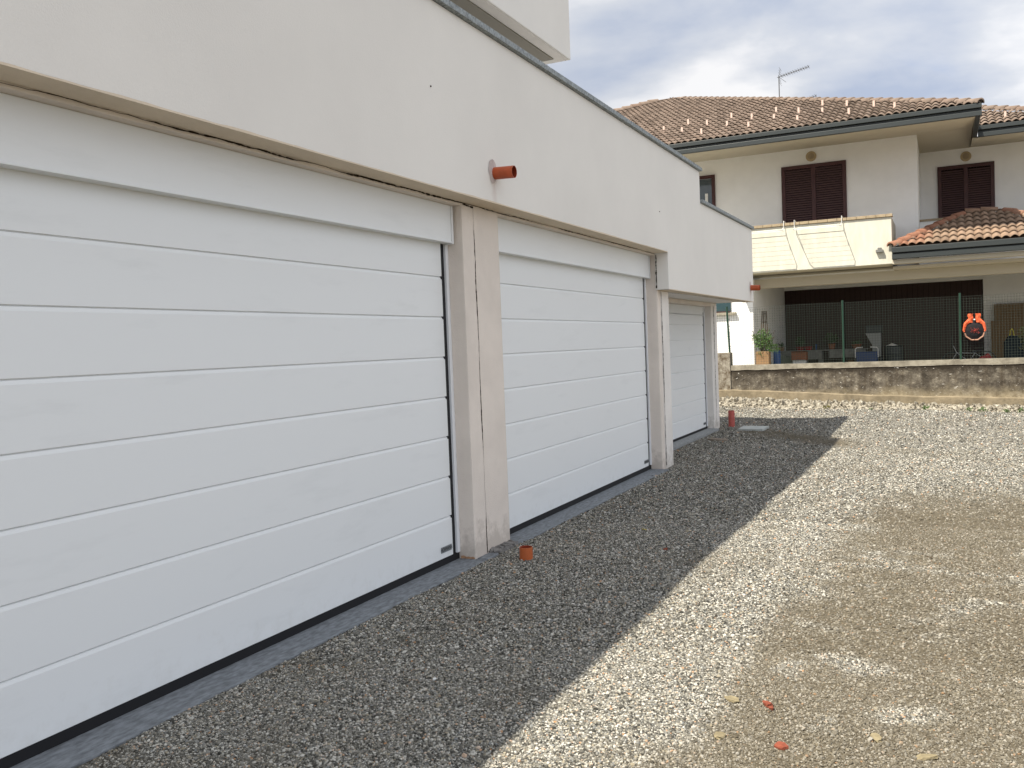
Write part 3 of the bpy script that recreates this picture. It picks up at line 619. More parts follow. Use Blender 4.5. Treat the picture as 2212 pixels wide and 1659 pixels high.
# ---------------------------------------------------------------- wire fence
FN = thing('mesh_fence', 'green wire mesh fence on steel posts set in the boundary wall', 'fence')
fy = 19.59; wm = MB(); x = -2.6; hw = .0016
for k in range(int(12.6/.05)):
    xx = -2.6+k*.05+.004*math.sin(k*1.7); z0 = .872; z1 = 2.085+.015*math.sin(xx*1.3)+.01*math.sin(xx*3.1)
    wm.box(xx-hw, xx+hw, fy-hw, fy+hw, z0, z1)
for j in range(25):
    zz = .885+j*.05; pts = [(-2.6+q*.35, zz+.006*math.sin(q*.9+j*.3)+(.014*math.sin(xx_*1.3) if 0 else 0)) for q in range(37) for xx_ in (0,)]
    for (xa, za), (xb, zb) in zip(pts[:-1], pts[1:]):
        wm.add([(xa, fy+.003, za-hw), (xb, fy+.003, zb-hw), (xb, fy+.003, zb+hw), (xa, fy+.003, za+hw), (xa, fy+.006, za-hw), (xb, fy+.006, zb-hw), (xb, fy+.006, zb+hw), (xa, fy+.006, za+hw)], [(0, 1, 2, 3), (7, 6, 5, 4), (3, 2, 6, 7), (0, 4, 5, 1)])
wm.build('wire_mesh', m_wire, FN)
for i, x in enumerate((-3.2, -1.05, 1.25, 3.385, 5.52, 7.65)):
    p = MB().tube((x+.01*(i == 1), fy-.03, .86), (x-.04*(i == 1), fy-.03, 2.13+.02*(i == 3)), .021, n=12)
    for k in range(8): p.tube((x, fy-.03, .98+k*.145), (x, fy-.03, .992+k*.145), .0235, n=12)
    p.build('fence_post', m_green, FN)
# ---------------------------------------------------------------- orange trimmed net bag hanging on the fence
NB = thing('net_bag', 'black octagonal net bag with crinkled bright orange trim hanging on the mesh fence', 'net bag', loc=(3.625, 19.50, 1.42))
dsk = MB(); n = 10; rim = [(.178*math.cos(2*math.pi*(i+.5)/n+math.pi/2), .19*math.sin(2*math.pi*(i+.5)/n+math.pi/2)) for i in range(n)]
vs = [(0, -.05, 0)]+[(a*.55, -.035, b_*.55) for a, b_ in rim]+[(a, 0, b_) for a, b_ in rim]+[(0, .03, 0)]
fs = [(0, 1+i, 1+(i+1) % n) for i in range(n)]+[(1+i, 11+i, 11+(i+1) % n, 1+(i+1) % n) for i in range(n)]+[(21, 11+(i+1) % n, 11+i) for i in range(n)]
dsk.add(vs, fs); dsk.build('net_panel', m_net, NB)
def ribbon(a0, a1, w0, w1, seed, m, fl=.012):
    r = MB(); vs = []; K = 26
    for i in range(K):
        a = R(a0+(a1-a0)*i/(K-1)); w = w0+(w1-w0)*i/(K-1); ph = (a-math.pi/2-math.pi/n) % (2*math.pi/n)-math.pi/n
        q = .178*math.cos(math.pi/n)/math.cos(ph); f = fl*noise.noise(Vector((i*.9, seed, 0)))
        ca, sa = math.cos(a), math.sin(a)*1.07; vs += [(ca*(q-.012), -.02+f, sa*(q-.012)), (ca*(q+w*.45), -.035-f*1.5, sa*(q+w*.45)), (ca*(q+w), -.008+f, sa*(q+w))]
    r.add(vs, [(3*i+k, 3*i+3+k, 3*i+4+k, 3*i+1+k) for i in range(K-1) for k in range(2)]); r.build('trim', m, NB)
ribbon(64, -8, .062, .020, 1, m_orfab); ribbon(116, 188, .062, .020, 2, m_orfab)
m_fade = mat('faded_orange_fabric', (.30, .16, .11), .7)
ribbon(-15, -90, .018, .010, 3, m_fade, .006); ribbon(-92, -165, .010, .018, 4, m_fade, .006)
for s in (-1, 1):
    tb = MB(); vs = []
    for i in range(8):
        z = .15+.17*i/7; f = .010*noise.noise(Vector((i*1.3, s*5, 0))); w = .088; cx_ = s*(.070+.008*math.sin(i*1.4)-.008*i/7); vs += [(cx_-w*.5, -.01+f, z), (cx_, -.035-f, z), (cx_+w*.5, -.01+f, z)]
    tb.add(vs, [(3*i+k, 3*i+3+k, 3*i+4+k, 3*i+1+k) for i in range(7) for k in range(2)]); tb.build('handle_flap', m_orfab, NB)
MB().tube((0, -.04, .315), (0, -.03, .17), .008, n=8).tube((0, -.04, .30), (0, .06, .33), .006, n=8).build('hanging_cord', m_net, NB)
MB().box(-.015, .015, -.055, -.035, .195, .22).build('buckle', m_white, NB)
cc_ = MB(); rs = random.Random(3)
for i in range(26):
    a = rs.uniform(0, 6.28); q = rs.uniform(0, .09); p = (math.cos(a)*q, -.053, math.sin(a)*q*.7); b_ = (p[0]+rs.uniform(-.05, .05), -.055, p[2]+rs.uniform(-.03, .03)); cc_.tube(p, b_, .003, n=5)
cc_.build('red_cord', mat('dull_red_cord', (.30, .04, .03), .8), NB)

# ---------------------------------------------------------------- the villa
HS = thing('villa', 'two storey white villa with hipped brown tile roof and balcony', 'house')
hw_ = MB()
MW = 26.0
hw_.box(-12, 2.53, MW, 34, 3.0, 6.53)                    # upper floor main block
hw_.box(2.532, 12, 28.6, 34, 3.0, 6.53)                 # recessed block
hw_.box(-12, -1.485, 24.60, 34, .0, 2.998)             # ground floor left of the porch
hw_.box(4.12, 12, 29.80, 34, 0, 2.998)
hw_.box(-1.483, 4.118, 29.80, 30.1, 2.89, 2.998)
hw_.build('house_wall', m_hwall, HS)
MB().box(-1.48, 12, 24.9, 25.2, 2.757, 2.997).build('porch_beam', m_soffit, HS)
MB().box(-1.48, 4.116, 29.85, 30.0, .3, 2.888).build('porch_door', m_brown, HS)
rl = MB()
for k in range(38): rl.box(-1.44+k*.147, -1.44+k*.147+.006, 29.842, 29.8495, .3, 2.88)
rl.build('door_boards', m_slatback, HS)
# balcony with solid parapet
bal = MB(); bal.prism([(-1.94, 3.11), (2.05, 3.11), (1.99, 3.2), (1.98, 4.25), (-1.94, 4.25)], 1, 24.0, 24.14); bal.build('balcony_parapet', m_cream, HS, bevel=.012)
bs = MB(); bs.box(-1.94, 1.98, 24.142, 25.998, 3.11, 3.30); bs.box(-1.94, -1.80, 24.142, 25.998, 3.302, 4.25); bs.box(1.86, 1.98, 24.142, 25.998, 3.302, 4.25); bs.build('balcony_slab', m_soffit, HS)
cb = MB(); x = -1.96
while x < 2.0:
    w = .225; x1 = min(x+w, 2.01); cb.box(x+.003, x1-.003, 23.96, 24.18, 4.252, 4.322); x += w
cb.build('parapet_coping', m_copb, HS, bevel=.006)
# ceiling above the porch to the right of the balcony
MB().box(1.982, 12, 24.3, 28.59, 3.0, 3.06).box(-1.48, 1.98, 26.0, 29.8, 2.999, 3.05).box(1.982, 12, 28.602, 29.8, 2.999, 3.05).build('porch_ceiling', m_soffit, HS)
# eaves
sf = MB(); ZE = 6.275
def quad(p): sf.add(p, [(0, 1, 2, 3)]); sf.add([(a, b_, c_+.03) for a, b_, c_ in p], [(3, 2, 1, 0)])
quad([(-15.5, 23.48, ZE), (2.532, 23.48, ZE), (2.532, 25.998, 6.53), (-15.5, 25.998, 6.53)])
quad([(2.532, 23.48, ZE), (3.82, 23.48, ZE), (3.82, 26.0, 6.53), (2.532, 26.0, 6.53)])
quad([(2.532, 26.0, 6.53), (3.82, 26.0, 6.53), (3.82, 28.598, 6.50), (2.532, 28.598, 6.50)])
quad([(3.82, 26.06, ZE), (9.3, 26.06, ZE), (9.3, 28.598, 6.50), (3.82, 28.598, 6.50)])
sf.build('eave_soffit', m_soffit, HS)
gt = MB()
def gutter_x(x0, x1, y): gt.box(x0, x1, y-.09, y, ZE, ZE+.105); gt.box(x0, x1, y-.035, y, ZE+.106, ZE+.17); gt.box(x0, x1, y-.12, y, ZE+.171, ZE+.27)
gutter_x(-15.6, 3.95, 23.48)
gt.box(3.82, 3.92, 23.482, 25.96, ZE, ZE+.105); gt.box(3.82, 3.86, 23.482, 25.96, ZE+.106, ZE+.17); gt.box(3.82, 3.95, 23.482, 25.96, ZE+.171, ZE+.27)
gutter_x(3.94, 9.3, 26.06)
gt.build('roof_gutter', m_gutter, HS, bevel=.006)
# tiled roof faces
SL = .39
def tile_face(mb, O, u, v, inside, umax, vmax, pu, pv, tones, tone_f=None, amp=.055):
    """inside(vv) -> (u0,u1) allowed range at height vv along the slope"""
    O = Vector(O); u = Vector(u).normalized(); v = Vector(v).normalized(); n = u.cross(v).normalized()
    if n.z < 0: n = -n
    K = 8
    for j in range(int(vmax/pv)+1):
        r0 = inside(j*pv); r1 = inside((j+1)*pv)
        if r0 is None: continue
        if r1 is None: r1 = ((r0[0]+r0[1])/2,)*2
        i0 = math.floor(r0[0]/pu)-1; i1 = math.ceil(r0[1]/pu)+1
        for i in range(i0, i1):
            a = i*pu; b = a+pu
            if b < r0[0] or a > r0[1]: continue
            jit = rng.uniform(-.006, .006); lift = .048+rng.uniform(-.004, .006)
            low, up_, lip = [], [], []
            for k in range(K+1):
                uu = a+pu*k/K; h = amp*abs(math.sin(math.pi*k/K))
                ul = min(max(uu, r0[0]), r0[1]); ut = min(max(uu, r1[0]), r1[1])
                low.append(O+u*ul+v*(j*pv+jit)+n*(h+lift)); lip.append(O+u*ul+v*(j*pv+jit)+n*(h+lift-.015)); up_.append(O+u*ut+v*min((j+1)*pv+.07, vmax)+n*(h+.004))
            mb.add(lip+low+up_, [(k, k+1, K+2+k, K+1+k) for k in range(K)]+[(K+1+k, K+2+k, 2*K+3+k, 2*K+2+k) for k in range(K)], 0, True)
            tn = rng.uniform(.05, .8) if tone_f is None else tone_f(i, j)
            tones += [tn]*(2*K)
def caps(mb, P0, P1, tones, r=.085, ln=.36, tn=None):
    P0 = Vector(P0); P1 = Vector(P1); d = P1-P0; n = max(1, int(d.length/ln)); d.normalize(); s = d.cross(Vector((0, 0, 1))).normalized(); w = s.cross(d)
    K = 8
    for i in range(n):
        A = P0+d*(ln*i-.03); B = P0+d*(ln*(i+1)); ra, rb_ = r*1.12, r*.88
        va = [A+s*math.cos(math.pi*k/K)*ra+w*(math.sin(math.pi*k/K)*ra+.015) for k in range(K+1)]; vb = [B+s*math.cos(math.pi*k/K)*rb_+w*math.sin(math.pi*k/K)*rb_ for k in range(K+1)]
        vc = [A+s*math.cos(math.pi*k/K)*ra*.82+w*math.sin(math.pi*k/K)*ra*.8 for k in range(K+1)]
        mb.add(va+vb+vc, [(k, k+1, K+2+k, K+1+k) for k in range(K)]+[(2*K+2+k, 2*K+3+k, k+1, k) for k in range(K)], 0, True)
        q = rng.uniform(.4, .95) if tn is None else tn; tones += [q]*(2*K)
def finish_roof(mb, tones, m, parent, name='roof'):
    o = mb.build(name, m, parent)
    a = o.data.attributes.new('tone', 'FLOAT', 'FACE'); a.data.foreach_set('value', np.array(tones+[.3]*(len(o.data.polygons)-len(tones)), np.float32)); return o
ex0, ex1, ey0, ez = -15.565, 3.927, 23.41, 6.519
half = (ex1-ex0)/2; k_ = math.sqrt(1+SL*SL); vmax = half*k_
rf = MB(); tn = []
tile_face(rf, (ex0, ey0, ez), (1, 0, 0), (0, 1, SL), lambda v: (v/k_, 2*half-v/k_) if v/k_ < half else None, 2*half, vmax, .168, .40, tn)
apx = ((ex0+ex1)/2, ey0+half, ez+SL*half)
tile_face(rf, (ex1, ey0, ez), (0, 1, 0), (-1, 0, SL), lambda v: (v/k_, 2*half-v/k_) if v/k_ < half else None, 2*half, vmax, .168, .40, tn)
apl = Vector(apx); a1 = Vector((ex1-.02, ey0+.02, ez+.03)); a0 = Vector((ex0, ey0, ez+.03))
caps(rf, a1, apl+(a1-apl).normalized()*.25, tn, .10); caps(rf, a0+Vector((0, 0, .05)), apl+(a0-apl).normalized()*.35+Vector((0, 0, .05)), tn, .12)
rf.add([(ex0, ey0, ez-.01), (ex1, ey0, ez-.01), (ex1, ey0+2*half, ez-.01), (ex0, ey0+2*half, ez-.01), (apx[0], apx[1], apx[2]-.01)], [(0, 1, 4), (1, 2, 4), (2, 3, 4), (3, 0, 4)]); tn += [.3]*4
ROOF = finish_roof(rf, tn, m_tile, HS)
# roof over the recessed block
rf = MB(); tn = []; x0_ = 3.86; x1_ = 6.37; yy0 = 25.98; zz0 = 6.519
def rng_r(v):
    w = v/k_; hi = x1_-x0_-w; return (0, hi) if hi > .05 else None
tile_face(rf, (x0_, yy0, zz0), (1, 0, 0), (0, 1, SL), rng_r, 3, 2.7*k_, .168, .40, tn)
caps(rf, (x1_, yy0, zz0+.03), (x0_, yy0+x1_-x0_, zz0+.03+SL*(x1_-x0_)), tn, .10)
rf.add([(x0_, yy0, zz0-.01), (x1_, yy0, zz0-.01), (x0_, yy0+x1_-x0_, zz0+SL*(x1_-x0_)-.01), (x1_, yy0+6, zz0-.01)], [(0, 1, 2), (1, 3, 2)]); tn += [.3]*2
finish_roof(rf, tn, m_tile, HS)
zz_r = zz0
# little snow stops standing on the tiles
for i, (x, y) in enumerate([(-4.05, 25.64), (-3.35, 24.97), (-2.65, 24.29), (-3.51, 26.31), (-2.81, 25.65), (-2.11, 24.97), (-1.42, 24.32), (-2.26, 26.31), (-1.57, 25.63), (-0.87, 24.95), (-1.01, 26.21), (-0.32, 25.53), (-0.18, 24.24), (0.21, 26.24), (0.35, 24.92), (0.89, 25.58), (1.05, 24.23), (1.59, 24.87), (2.10, 24.18)]):
    z = ez+SL*(y-ey0)+.05; MB().box(x-.026, x+.026, y-.012, y+.0, z, z+.15).box(x-.026, x+.026, y+.0005, y+.16, z+.0, z+.045).build('snow_stop', m_snow, ROOF)
z = zz_r+SL*(26.60-25.98)+.05; MB().box(4.56, 4.61, 26.58, 26.6, z, z+.14).build('snow_stop', m_snow, ROOF)
# lower tiled roof over the porch
rf = MB(); tn = []; lx0, lx1, ly0, lz = 1.98, 6.1, 23.9, 3.49
H2 = 2.32
def rl_(v):
    w = v/k_; return (w*.72, (lx1-lx0)-w*.72) if w < H2 else None
tile_face(rf, (lx0, ly0, lz), (1, 0, 0), (0, 1, SL), rl_, 4, H2*k_, .180, .40, tn, lambda i, j: rng.uniform(.75, 1) if i+j*.3 < 5 and rng.uniform() < .75 else rng.uniform(.1, .7))
P0 = (lx0, ly0, lz+.03); P1 = (lx0+H2*.72, ly0+H2, lz+.03+SL*H2); P2 = (lx1-H2*.72, ly0+H2, lz+.03+SL*H2); P3 = (lx1, ly0, lz+.03)
caps(rf, P0, P1, tn, .10, .36, .97); caps(rf, P1, P2, tn, .10); caps(rf, P3, P2, tn, .10)
rf.add([(lx0, ly0, lz-.012), (lx1, ly0, lz-.012), (P2[0], P2[1], P2[2]-.04), (P1[0], P1[1], P1[2]-.04), (lx0+.5, 26.0, lz-.01), (lx1, 26.4, lz-.01)], [(0, 1, 2, 3), (0, 3, 4), (1, 5, 2), (3, 2, 5, 4)]); tn += [.3]*4
finish_roof(rf, tn, m_tile2, HS, 'porch_roof')
gt = MB(); gt.box(1.985, 6.3, 23.86, 23.98, 3.21, 3.33); gt.box(1.985, 6.3, 23.93, 23.99, 3.331, 3.36); gt.box(1.985, 6.3, 23.83, 23.99, 3.361, 3.49); gt.box(1.983, 2.0, 23.995, 25.99, 3.07, 3.40)
gt.build('porch_gutter', m_gutter, HS, bevel=.008)
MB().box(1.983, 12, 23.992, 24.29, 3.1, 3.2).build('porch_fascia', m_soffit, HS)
# second balcony parapet behind the porch roof
MB().box(2.533, 12, 27.3, 27.42, 3.06, 4.42).build('rear_balcony_parapet', m_hwall, HS)
MB().box(2.533, 12, 27.27, 27.45, 4.421, 4.48).build('rear_parapet_coping', m_copb, HS)
# windows
def shutters(x0, x1, z0, z1, y):
    f = MB(); fw = .10; mid = (x0+x1)/2
    f.box(x0, x1, y-.05, y-.002, z1-fw, z1); f.box(x0, x0+fw, y-.05, y-.002, z0, z1-fw-.0005); f.box(x1-fw, x1, y-.05, y-.002, z0, z1-fw-.0005); f.box(mid-.055, mid+.055, y-.052, y-.002, z0, z1-fw-.0005)
    w = f.build('window_shutter', m_shut, HS, bevel=.005)
    sl_ = MB(); sl_.box(x0+fw, x1-fw, y-.010, y-.001, z0, z1-fw-.001, 1)
    n = int((z1-z0-fw)/.062)
    for a, b_ in ((x0+fw+.002, mid-.057), (mid+.057, x1-fw-.002)):
        for k in range(n):
            z = z0+.01+k*.062; sl_.add([(a, y-.014, z+.044), (b_, y-.014, z+.044), (b_, y-.040, z), (a, y-.040, z), (a, y-.010, z+.038), (b_, y-.010, z+.038), (b_, y-.034, z-.006), (a, y-.034, z-.006)], [(0, 1, 2, 3), (7, 6, 5, 4), (3, 2, 6, 7), (0, 4, 5, 1)])
    sl_.build('slats', [m_slat, m_slatback], w)
    return w
shutters(-.88, .80, 3.75, 6.09, 26.0)
shutters(2.985, 4.41, 3.75, 6.05, 28.6)
w = MB().box(-3.45, -2.71, 25.94, 25.998, 6.02, 6.11).box(-3.45, -2.71, 25.94, 25.998, 4.6, 4.69).box(-2.80, -2.71, 25.941, 25.999, 4.692, 6.018).box(-3.45, -3.36, 25.941, 25.999, 4.692, 6.018).build('window_frame', m_shut, HS)
MB().box(-3.358, -2.802, 25.985, 25.995, 4.7, 6.01).build('window_pane', m_glass, w); MB().box(-3.0, -2.92, 25.965, 25.983, 4.7, 5.6).build('curtain', m_white, w)
w = MB().box(-3.0, -2.07, 24.56, 24.599, 2.18, 2.75).build('ground_window', m_teal, HS)
MB().box(-3.1, -1.93, 24.49, 24.598, 2.09, 2.15).build('window_sill', m_conc, w)
MB().box(-3.0, -2.07, 24.545, 24.559, 2.155, 2.19).build('window_frame', m_shut, w)
m_disc = mat('tan_disc', (.42, .33, .20), .8)
for x, y, z in ((-.09, 26.0, 6.30), (3.71, 28.6, 6.27)):
    d = MB().tube((x, y-.001, z), (x, y-.035, z), .14, .13, 24).build('wall_vent', m_disc, HS)
    MB().tube((x, y-.0355, z), (x, y-.045, z), .085, .08, 20).build('vent_cap', m_copb, d)
d = MB().box(1.62, 1.79, 23.90, 23.998, 3.40, 3.47).box(1.66, 1.75, 23.93, 23.998, 3.471, 3.52).build('balcony_lamp', m_grey, HS, bevel=.01)
# laundry racks over the balcony edge
def rack(x0, x1, label):
    t_ = thing('drying_rack', label, 'drying rack', 'white drying racks hooked over the balcony parapet')
    f = MB(); yo = 23.93; ye = 23.42
    for x in (x0, x1):
        f.path([(x, 24.2, 4.30), (x, 24.19, 4.37), (x, 23.94, 4.37), (x, yo, 4.12), (x+(.03 if x == x0 else -.03), ye+.06, 4.10)], .009)
        f.path([(x, yo, 4.22), (x+(.03 if x == x0 else -.03), 23.72, 4.105)], .006)
    f.path([(x0+.03, ye+.06, 4.10), (x0+.08, ye, 4.10), (x1-.08, ye, 4.10), (x1-.03, ye+.06, 4.10)], .009)
    f.path([(x0, yo, 4.12), (x1, yo, 4.12)], .006); f.build('rack_frame', m_white, t_)
    w_ = MB()
    for k in range(6): y = 23.86-k*.072; w_.tube((x0+.02, y, 4.105), (x1-.02, y, 4.105), .002, n=5)
    w_.build('rack_wires', m_white, t_)
rack(-.28, .85, 'white wall drying rack on the balcony below the shuttered window')
rack(-1.80, -.54, 'white wall drying rack on the balcony partly behind the garage parapet')
# antennas
m_aerial = mat('silhouette_aluminium', (.10, .10, .10), .5, .4, metal=.3)  # darkened metal: the silhouette against the sky is put into the colour
def antenna(x, y, z0, z1, label, ln):
    t_ = thing('roof_antenna', label, 'antenna', 'aerials behind the villa roof', (x, y, z0))
    MB().tube((0, 0, -.6), (0, 0, z1-z0+.03), .016, n=8).build('mast', m_aerial, t_)
    bm_ = MB(); d = Vector((.93, -.25, .10)).normalized(); h = z1-z0; s = Vector((0, 0, 1)).cross(d).normalized()
    bm_.tube((-d*.06)+Vector((0, 0, h)), d*ln+Vector((0, 0, h)), .009, n=6)
    for k in range(12):
        c_ = d*(.10+k*(ln-.12)/11)+Vector((0, 0, h)); bm_.tube(c_-s*.10+Vector((0, 0, .03)), c_+s*.10-Vector((0, 0, .03)), .006, n=5); bm_.tube(c_-Vector((.02, 0, .045)), c_+Vector((.02, 0, .045)), .006, n=5)
    bm_.build('boom', m_aerial, t_)
    rf_ = MB()
    for k in range(7): q = -.24+.08*k; rf_.tube(Vector((.02+.12*abs(q), -.25, h+q)), Vector((.02+.12*abs(q), .25, h+q)), .004, n=5)
    rf_.tube((.0, 0, h), (.05, 0, h+.26), .006, n=5); rf_.tube((0, 0, h), (.22, 0, h-.20), .006, n=5); rf_.build('reflector', m_aerial, t_)
antenna(-1.64, 30.9, 8.9, 9.90, 'tall yagi aerial on a mast rising above the villa roof', 1.02)
antenna(-1.55, 31.6, 8.6, 9.12, 'small aerial whose tips just show over the roof ridge under the tall one', 1.05)

# ---------------------------------------------------------------- things on the terrace behind the fence
FZ = .35
PL = thing('potted_shrub', 'bushy green shrub growing in a brown box pot beside the porch', 'plant', loc=(-1.20, 24.3, FZ))
MB().prism([(-.17, -.15), (.17, -.15), (.17, .15), (-.17, .15)], 2, 0, .73).build('pot', m_card, PL, bevel=.01)
st = MB(); rs = random.Random(5)
for i in range(14): a = rs.uniform(0, 6.3); st.path([(rs.uniform(-.08, .08), rs.uniform(-.08, .08), .72), (math.cos(a)*.15, math.sin(a)*.12, .95), (math.cos(a)*.32, math.sin(a)*.25, 1.05+rs.uniform(0, .25))], .005, 5)
st.build('stems', m_bark, PL)
lf = MB(); leaf_cluster(lf, (-.02, 0, 1.02), (.36, .28, .32), 900, .075, 3); leaf_cluster(lf, (.22, 0, .80), (.28, .2, .16), 260, .07, 6); leaf_cluster(lf, (-.05, -.05, .66), (.16, .2, .16), 160, .06, 8, up=-.6)
lf.build('foliage', m_leaf, PL)
TR = MB(); 
for k in range(4): TR.tube((-.15+.10*k, .05, 0), (-.05+.035*k, .05, 1.80), .014, n=6)
for k in range(7): z = .4+k*.22; w = .17*(1-z/2.4); TR.tube((-w+.02, .05, z), (w+.02, .05, z), .010, n=6)
o = TR.build('plant_trellis', m_bark); o.location = (-1.24, 24.75, FZ); tag(o, 'narrow dark wooden trellis leaning behind the bushy shrub', 'trellis')
def barrel(name, x, y, r, h, m, label, cat, lid=None):
    b_ = MB(); prof = [(r*.86, 0), (r*.95, h*.08), (r, h*.3), (r, h*.34), (r*1.03, h*.36), (r, h*.38), (r, h*.66), (r*1.03, h*.68), (r, h*.70), (r*.97, h*.92), (r*.9, h), (0.001, h)]; n = 24; vs = []
    for q, z in prof: vs += [(q*math.cos(2*math.pi*i/n), q*math.sin(2*math.pi*i/n), z) for i in range(n)]
    b_.add(vs, [(k*n+i, k*n+(i+1) % n, (k+1)*n+(i+1) % n, (k+1)*n+i) for k in range(len(prof)-1) for i in range(n)], 0, True)
    o_ = b_.build(name, m); o_.location = (x, y, FZ); return tag(o_, label, cat)
barrel('plastic_barrel', -1.05, 25.5, .10, .72, m_blue, 'narrow blue plastic barrel right of the bushy shrub pot', 'barrel')
BN = thing('planter_bench', 'long low grey concrete bench carrying plant pots in the porch', 'bench', loc=(-.2, 28, FZ))
MB().box(-1.2, .05, -.2, .25, .40, .64).box(.25, 1.25, -.2, .25, .42, .64).box(-1.3, 1.3, -.22, .27, .641, .67).build('bench_top', m_grey, BN, bevel=.01)
for x in (-1.0, 0, 1.0): MB().box(x-.06, x+.06, -.1, .15, 0, .399).build('leg', m_grey, BN)
MB().prism([(-1.45, .55), (-1.35, .25), (-1.05, .12), (-.35, .12), (-.35, .4), (-1.1, .55)], 1, -.45, -.25).build('draped_sheet', mat('dull_green_sheet', (.13, .15, .12), .8), BN)
def carton(x, y, w, d, h, z, m, label, cat='box', name='cardboard_box'):
    b_ = MB(); t_ = .008
    b_.box(-w/2, w/2, -d/2, -d/2+t_, 0, h).box(-w/2, w/2, d/2-t_, d/2, 0, h).box(-w/2, -w/2+t_, -d/2+t_, d/2-t_, 0, h).box(w/2-t_, w/2, -d/2+t_, d/2-t_, 0, h).box(-w/2+t_, w/2-t_, -d/2+t_, d/2-t_, 0, t_)
    b_.add([(-w/2, -d/2, h), (w/2, -d/2, h), (w/2+.01, -d/2-.09, h+.03), (-w/2-.01, -d/2-.09, h+.03)], [(0, 1, 2, 3)])
    o_ = b_.build(name, m); o_.location = (x, y, z); return tag(o_, label, cat)
carton(-.72, 27.4, .42, .3, .24, .74, m_terra, 'orange brown open box standing in front of the grey bench')
carton(-.71, 27.35, .36, .3, .38, FZ, m_white, 'white box under the orange brown open box', name='storage_box')
carton(.72, 26.9, .13, .12, .33, FZ, m_card, 'small cardboard box just behind the fence right of the middle post')
def pot(x, y, z, r, h, m, label, leaves=None, name='flower_pot', seed=1):
    t_ = thing(name, label, 'plant pot', 'pots on the porch bench', (x, y, z)); n = 20
    b_ = MB(); prof = [(r*.7, 0), (r, h*.85), (r*1.08, h*.86), (r*1.08, h), (r*.95, h), (r*.93, h*.85), (.001, h*.85)]; vs = []
    for q, zz in prof: vs += [(q*math.cos(2*math.pi*i/n), q*math.sin(2*math.pi*i/n), zz) for i in range(n)]
    b_.add(vs, [(k*n+i, k*n+(i+1) % n, (k+1)*n+(i+1) % n, (k+1)*n+i) for k in range(len(prof)-1) for i in range(n)], 0, True); b_.build('pot', m, t_)
    if leaves: l_ = MB(); leaf_cluster(l_, (0, 0, h+leaves[1]*.6), (leaves[0], leaves[0]*.7, leaves[1]), leaves[2], .07, seed); l_.tube((0, 0, h*.8), (0, 0, h+leaves[1]*.6), .006, n=5); l_.build('foliage', m_leafd, t_)
BT = FZ+.672
pot(-1.32, 28, BT, .085, .10, m_card, 'small pale pot with a spiky dark plant at the left end of the bench', (.11, .09, 90), seed=11)
pot(-.78, 28.05, BT, .13, .10, m_red, 'red bowl with a leafy plant on the bench above the orange brown box', (.20, .20, 220), seed=12)
pot(-.55, 28.0, BT, .11, .10, m_red, 'second red bowl right beside the leafy red one', None)
pot(.10, 28.05, BT, .10, .16, m_terra, 'terracotta pot with dark green leaves on the right part of the bench', (.26, .2, 240), seed=13)
pot(.78, 28.1, BT, .14, .12, m_terra, 'wide terracotta pot with low growth at the right end of the bench', (.16, .06, 90), seed=14)
pot(-.33, 28.0, BT, .025, .16, m_blue, 'thin light blue bottle standing on the bench', None, name='plastic_bottle')
# grey hopper machine
HP = thing('garden_shredder', 'grey hopper machine with a slanted white funnel in the porch', 'shredder', loc=(1.28, 28, FZ))
MB().prism([(-.24, 1.10), (.17, 1.10), (.17, .42), (-.06, .42), (-.06, .75)], 1, -.18, .18).build('hopper', mat('grey_plastic', (.22, .23, .23), .6), HP, bevel=.01)
MB().box(-.22, .2, -.2, .2, 1.102, 1.32).build('hopper_lid', m_dark, HP, bevel=.01); MB().box(-.2, .2, -.16, .16, .15, .418).build('motor_housing', m_dark, HP, bevel=.02)
for s in (-1, 1): MB().tube((s*.17, 0, 0), (s*.17, 0, .15), .02, n=8).build('leg', m_steel, HP)
BK = thing('blue_cart', 'navy blue cart with looped white tube handles in front of the hopper machine', 'cart', loc=(1.10, 27.6, FZ))
MB().prism([(-.25, .12), (.25, .12), (.31, .58), (-.31, .58)], 1, -.2, .2).build('tub', m_navy, BK, bevel=.02)
for s in (-1, 1): MB().path([(s*.30, -.21, .42), (s*.30, -.21, .66), (s*.26, -.21, .70), (s*.10, -.21, .71)], .013, 8).build('handle', m_white, BK)
for s in (-1, 1): MB().tube((s*.26, -.21, .1), (s*.26, -.17, .1), .1, n=18).build('wheel', m_dark, BK)
barrel('covered_barrel', 1.78, 28, .25, .72, m_dark, 'wide black barrel with pale crumpled sheet on it, right of the cart', 'barrel')
bm_ = MB(); vs = [(0, 0, .05)]
for i in range(16): a = 2*math.pi*i/16; vs.append((.17*math.cos(a), .12*math.sin(a), -.02+.03*noise.noise(Vector((math.cos(a)*2, math.sin(a)*2, 1)))))
bm_.add(vs, [(0, 1+i, 1+(i+1) % 16) for i in range(16)]); o = bm_.build('crumpled_sheet', m_white); o.location = (1.74, 27.9, FZ+.74); tag(o, 'pale crumpled sheet lying on top of the wide black barrel', 'sheet')
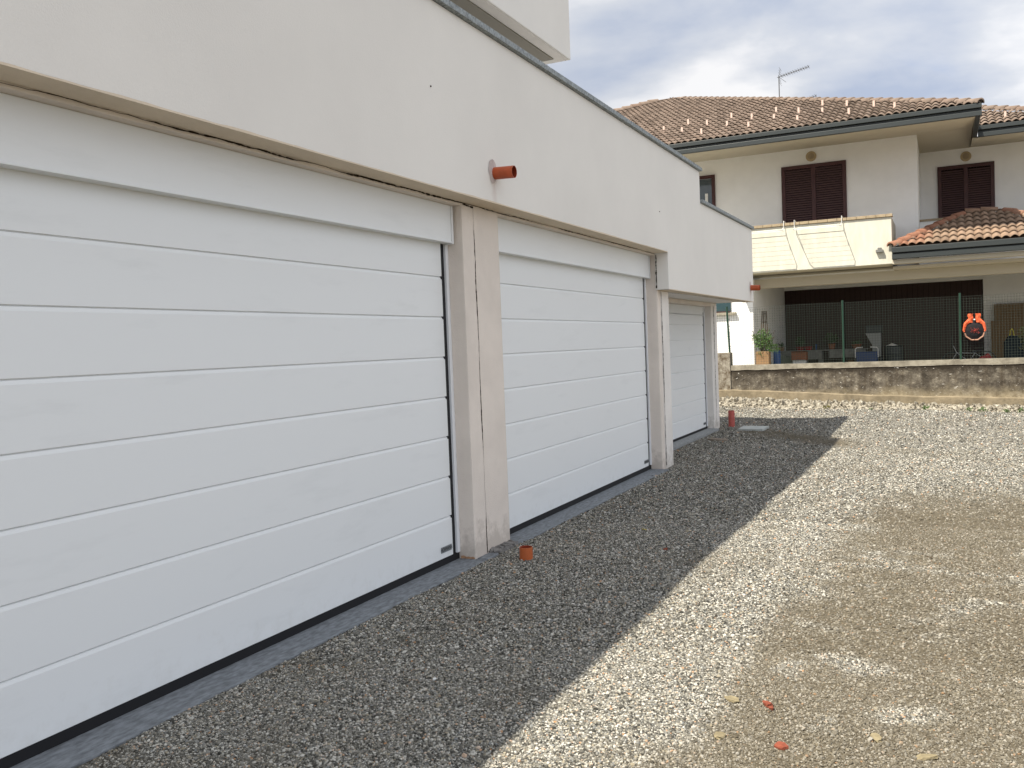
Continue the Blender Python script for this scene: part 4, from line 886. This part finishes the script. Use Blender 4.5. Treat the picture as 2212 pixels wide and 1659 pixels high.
# bicycle lying low behind the post
BC = thing('bicycle', 'bicycle with silver frame tubes leaning low behind the right hand fence post', 'bicycle', loc=(3.68, 28.0, FZ))
for s, x in ((-1, -.42), (1, .42)):
    w_ = MB(); K = 28
    for i in range(K): a, b_ = 2*math.pi*i/K, 2*math.pi*(i+1)/K; w_.tube((x+.24*math.cos(a), 0, .24+.24*math.sin(a)), (x+.24*math.cos(b_), 0, .24+.24*math.sin(b_)), .016, n=6)
    for i in range(10): a = 2*math.pi*i/10; w_.tube((x, 0, .24), (x+.23*math.cos(a), 0, .24+.23*math.sin(a)), .002, n=4)
    w_.build('wheel', m_dark, BC)
MB().path([(-.42, 0, .24), (-.30, 0, .46), (.16, 0, .44), (0, 0, .22), (-.30, 0, .46)], .014).path([(0, 0, .22), (.42, 0, .24), (.16, 0, .44)], .012).path([(-.30, 0, .46), (-.38, 0, .66)], .012).build('frame', m_steel, BC)
MB().path([(-.38, -.2, .68), (-.38, 0, .66), (-.38, .2, .68)], .012).path([(-.40, 0, .66), (-.42, 0, .92)], .008).build('handlebar', m_dark, BC)
MB().prism([(-.12, 0), (.12, .03), (.12, .07), (-.1, .05)], 1, -.06, .06).build('saddle', m_dark, BC).location = (.2, 0, .46)
o = MB().prism([(-.2, 0), (.2, 0), (.16, .10), (.08, .2), (.0, .14), (-.1, .1)], 1, -.12, .12).build('red_bag', m_red, bevel=.02); o.location = (4.05, 27.5, .60); tag(o, 'small red bag on a crate low beside the bicycle', 'bag')
o = MB().box(-.2, .2, -.15, .15, 0, .24).build('low_crate', m_dark, bevel=.01); o.location = (4.05, 27.5, FZ); tag(o, 'dark low crate under the small red bag', 'crate')
# boards leaning on the porch wall
for i, (x0, x1, h, lab) in enumerate(((4.41, 5.9, 1.80, 'tall wide brown wooden board leaning on the porch wall at right'), (4.32, 4.85, 1.32, 'shorter brown board leaning in front of the tall one'))):
    o = MB().box(0, x1-x0, -.012, .012, 0, h).build('wooden_board', m_board); o.location = (x0-.03, 29.42-.10*i, FZ); o.rotation_euler = (-.10, 0, 0); tag(o, lab, 'board', 'boards leaning in the porch')
o = MB(); o.prism([(-.25, 0), (.25, 0), (.27, .55), (.18, .86), (-.12, .9), (-.24, .72)], 1, -.15, .15); o = o.build('dark_sack', mat('dark_blue_fabric', (.012, .02, .028), .8, .2, .5, 20), bevel=.04); o.location = (4.78, 28, FZ); tag(o, 'tall dark blue sack standing in front of the brown boards', 'sack')
o = MB().path([(-.05, 0, 0), (-.035, 0, .13), (0, 0, .19), (.035, 0, .13), (.05, 0, 0)], .012, 6).build('yellow_strap', mat('yellow_strap', (.55, .5, .06), .6)); o.location = (4.72, 27.83, FZ+.88); tag(o, 'looped yellow strap on top of the dark blue sack', 'strap')
PS = thing('slender_plant', 'thin pale stemmed plant at the right edge behind the mesh fence', 'plant', loc=(4.98, 27.4, FZ))
MB().tube((0, 0, 0), (.02, 0, 1.0), .018, .01, 7).build('stem', m_card, PS); l_ = MB(); leaf_cluster(l_, (0, 0, .8), (.16, .12, .38), 160, .10, 31); l_.build('foliage', mat('pale_leaf', (.16, .17, .07), .7), PS)
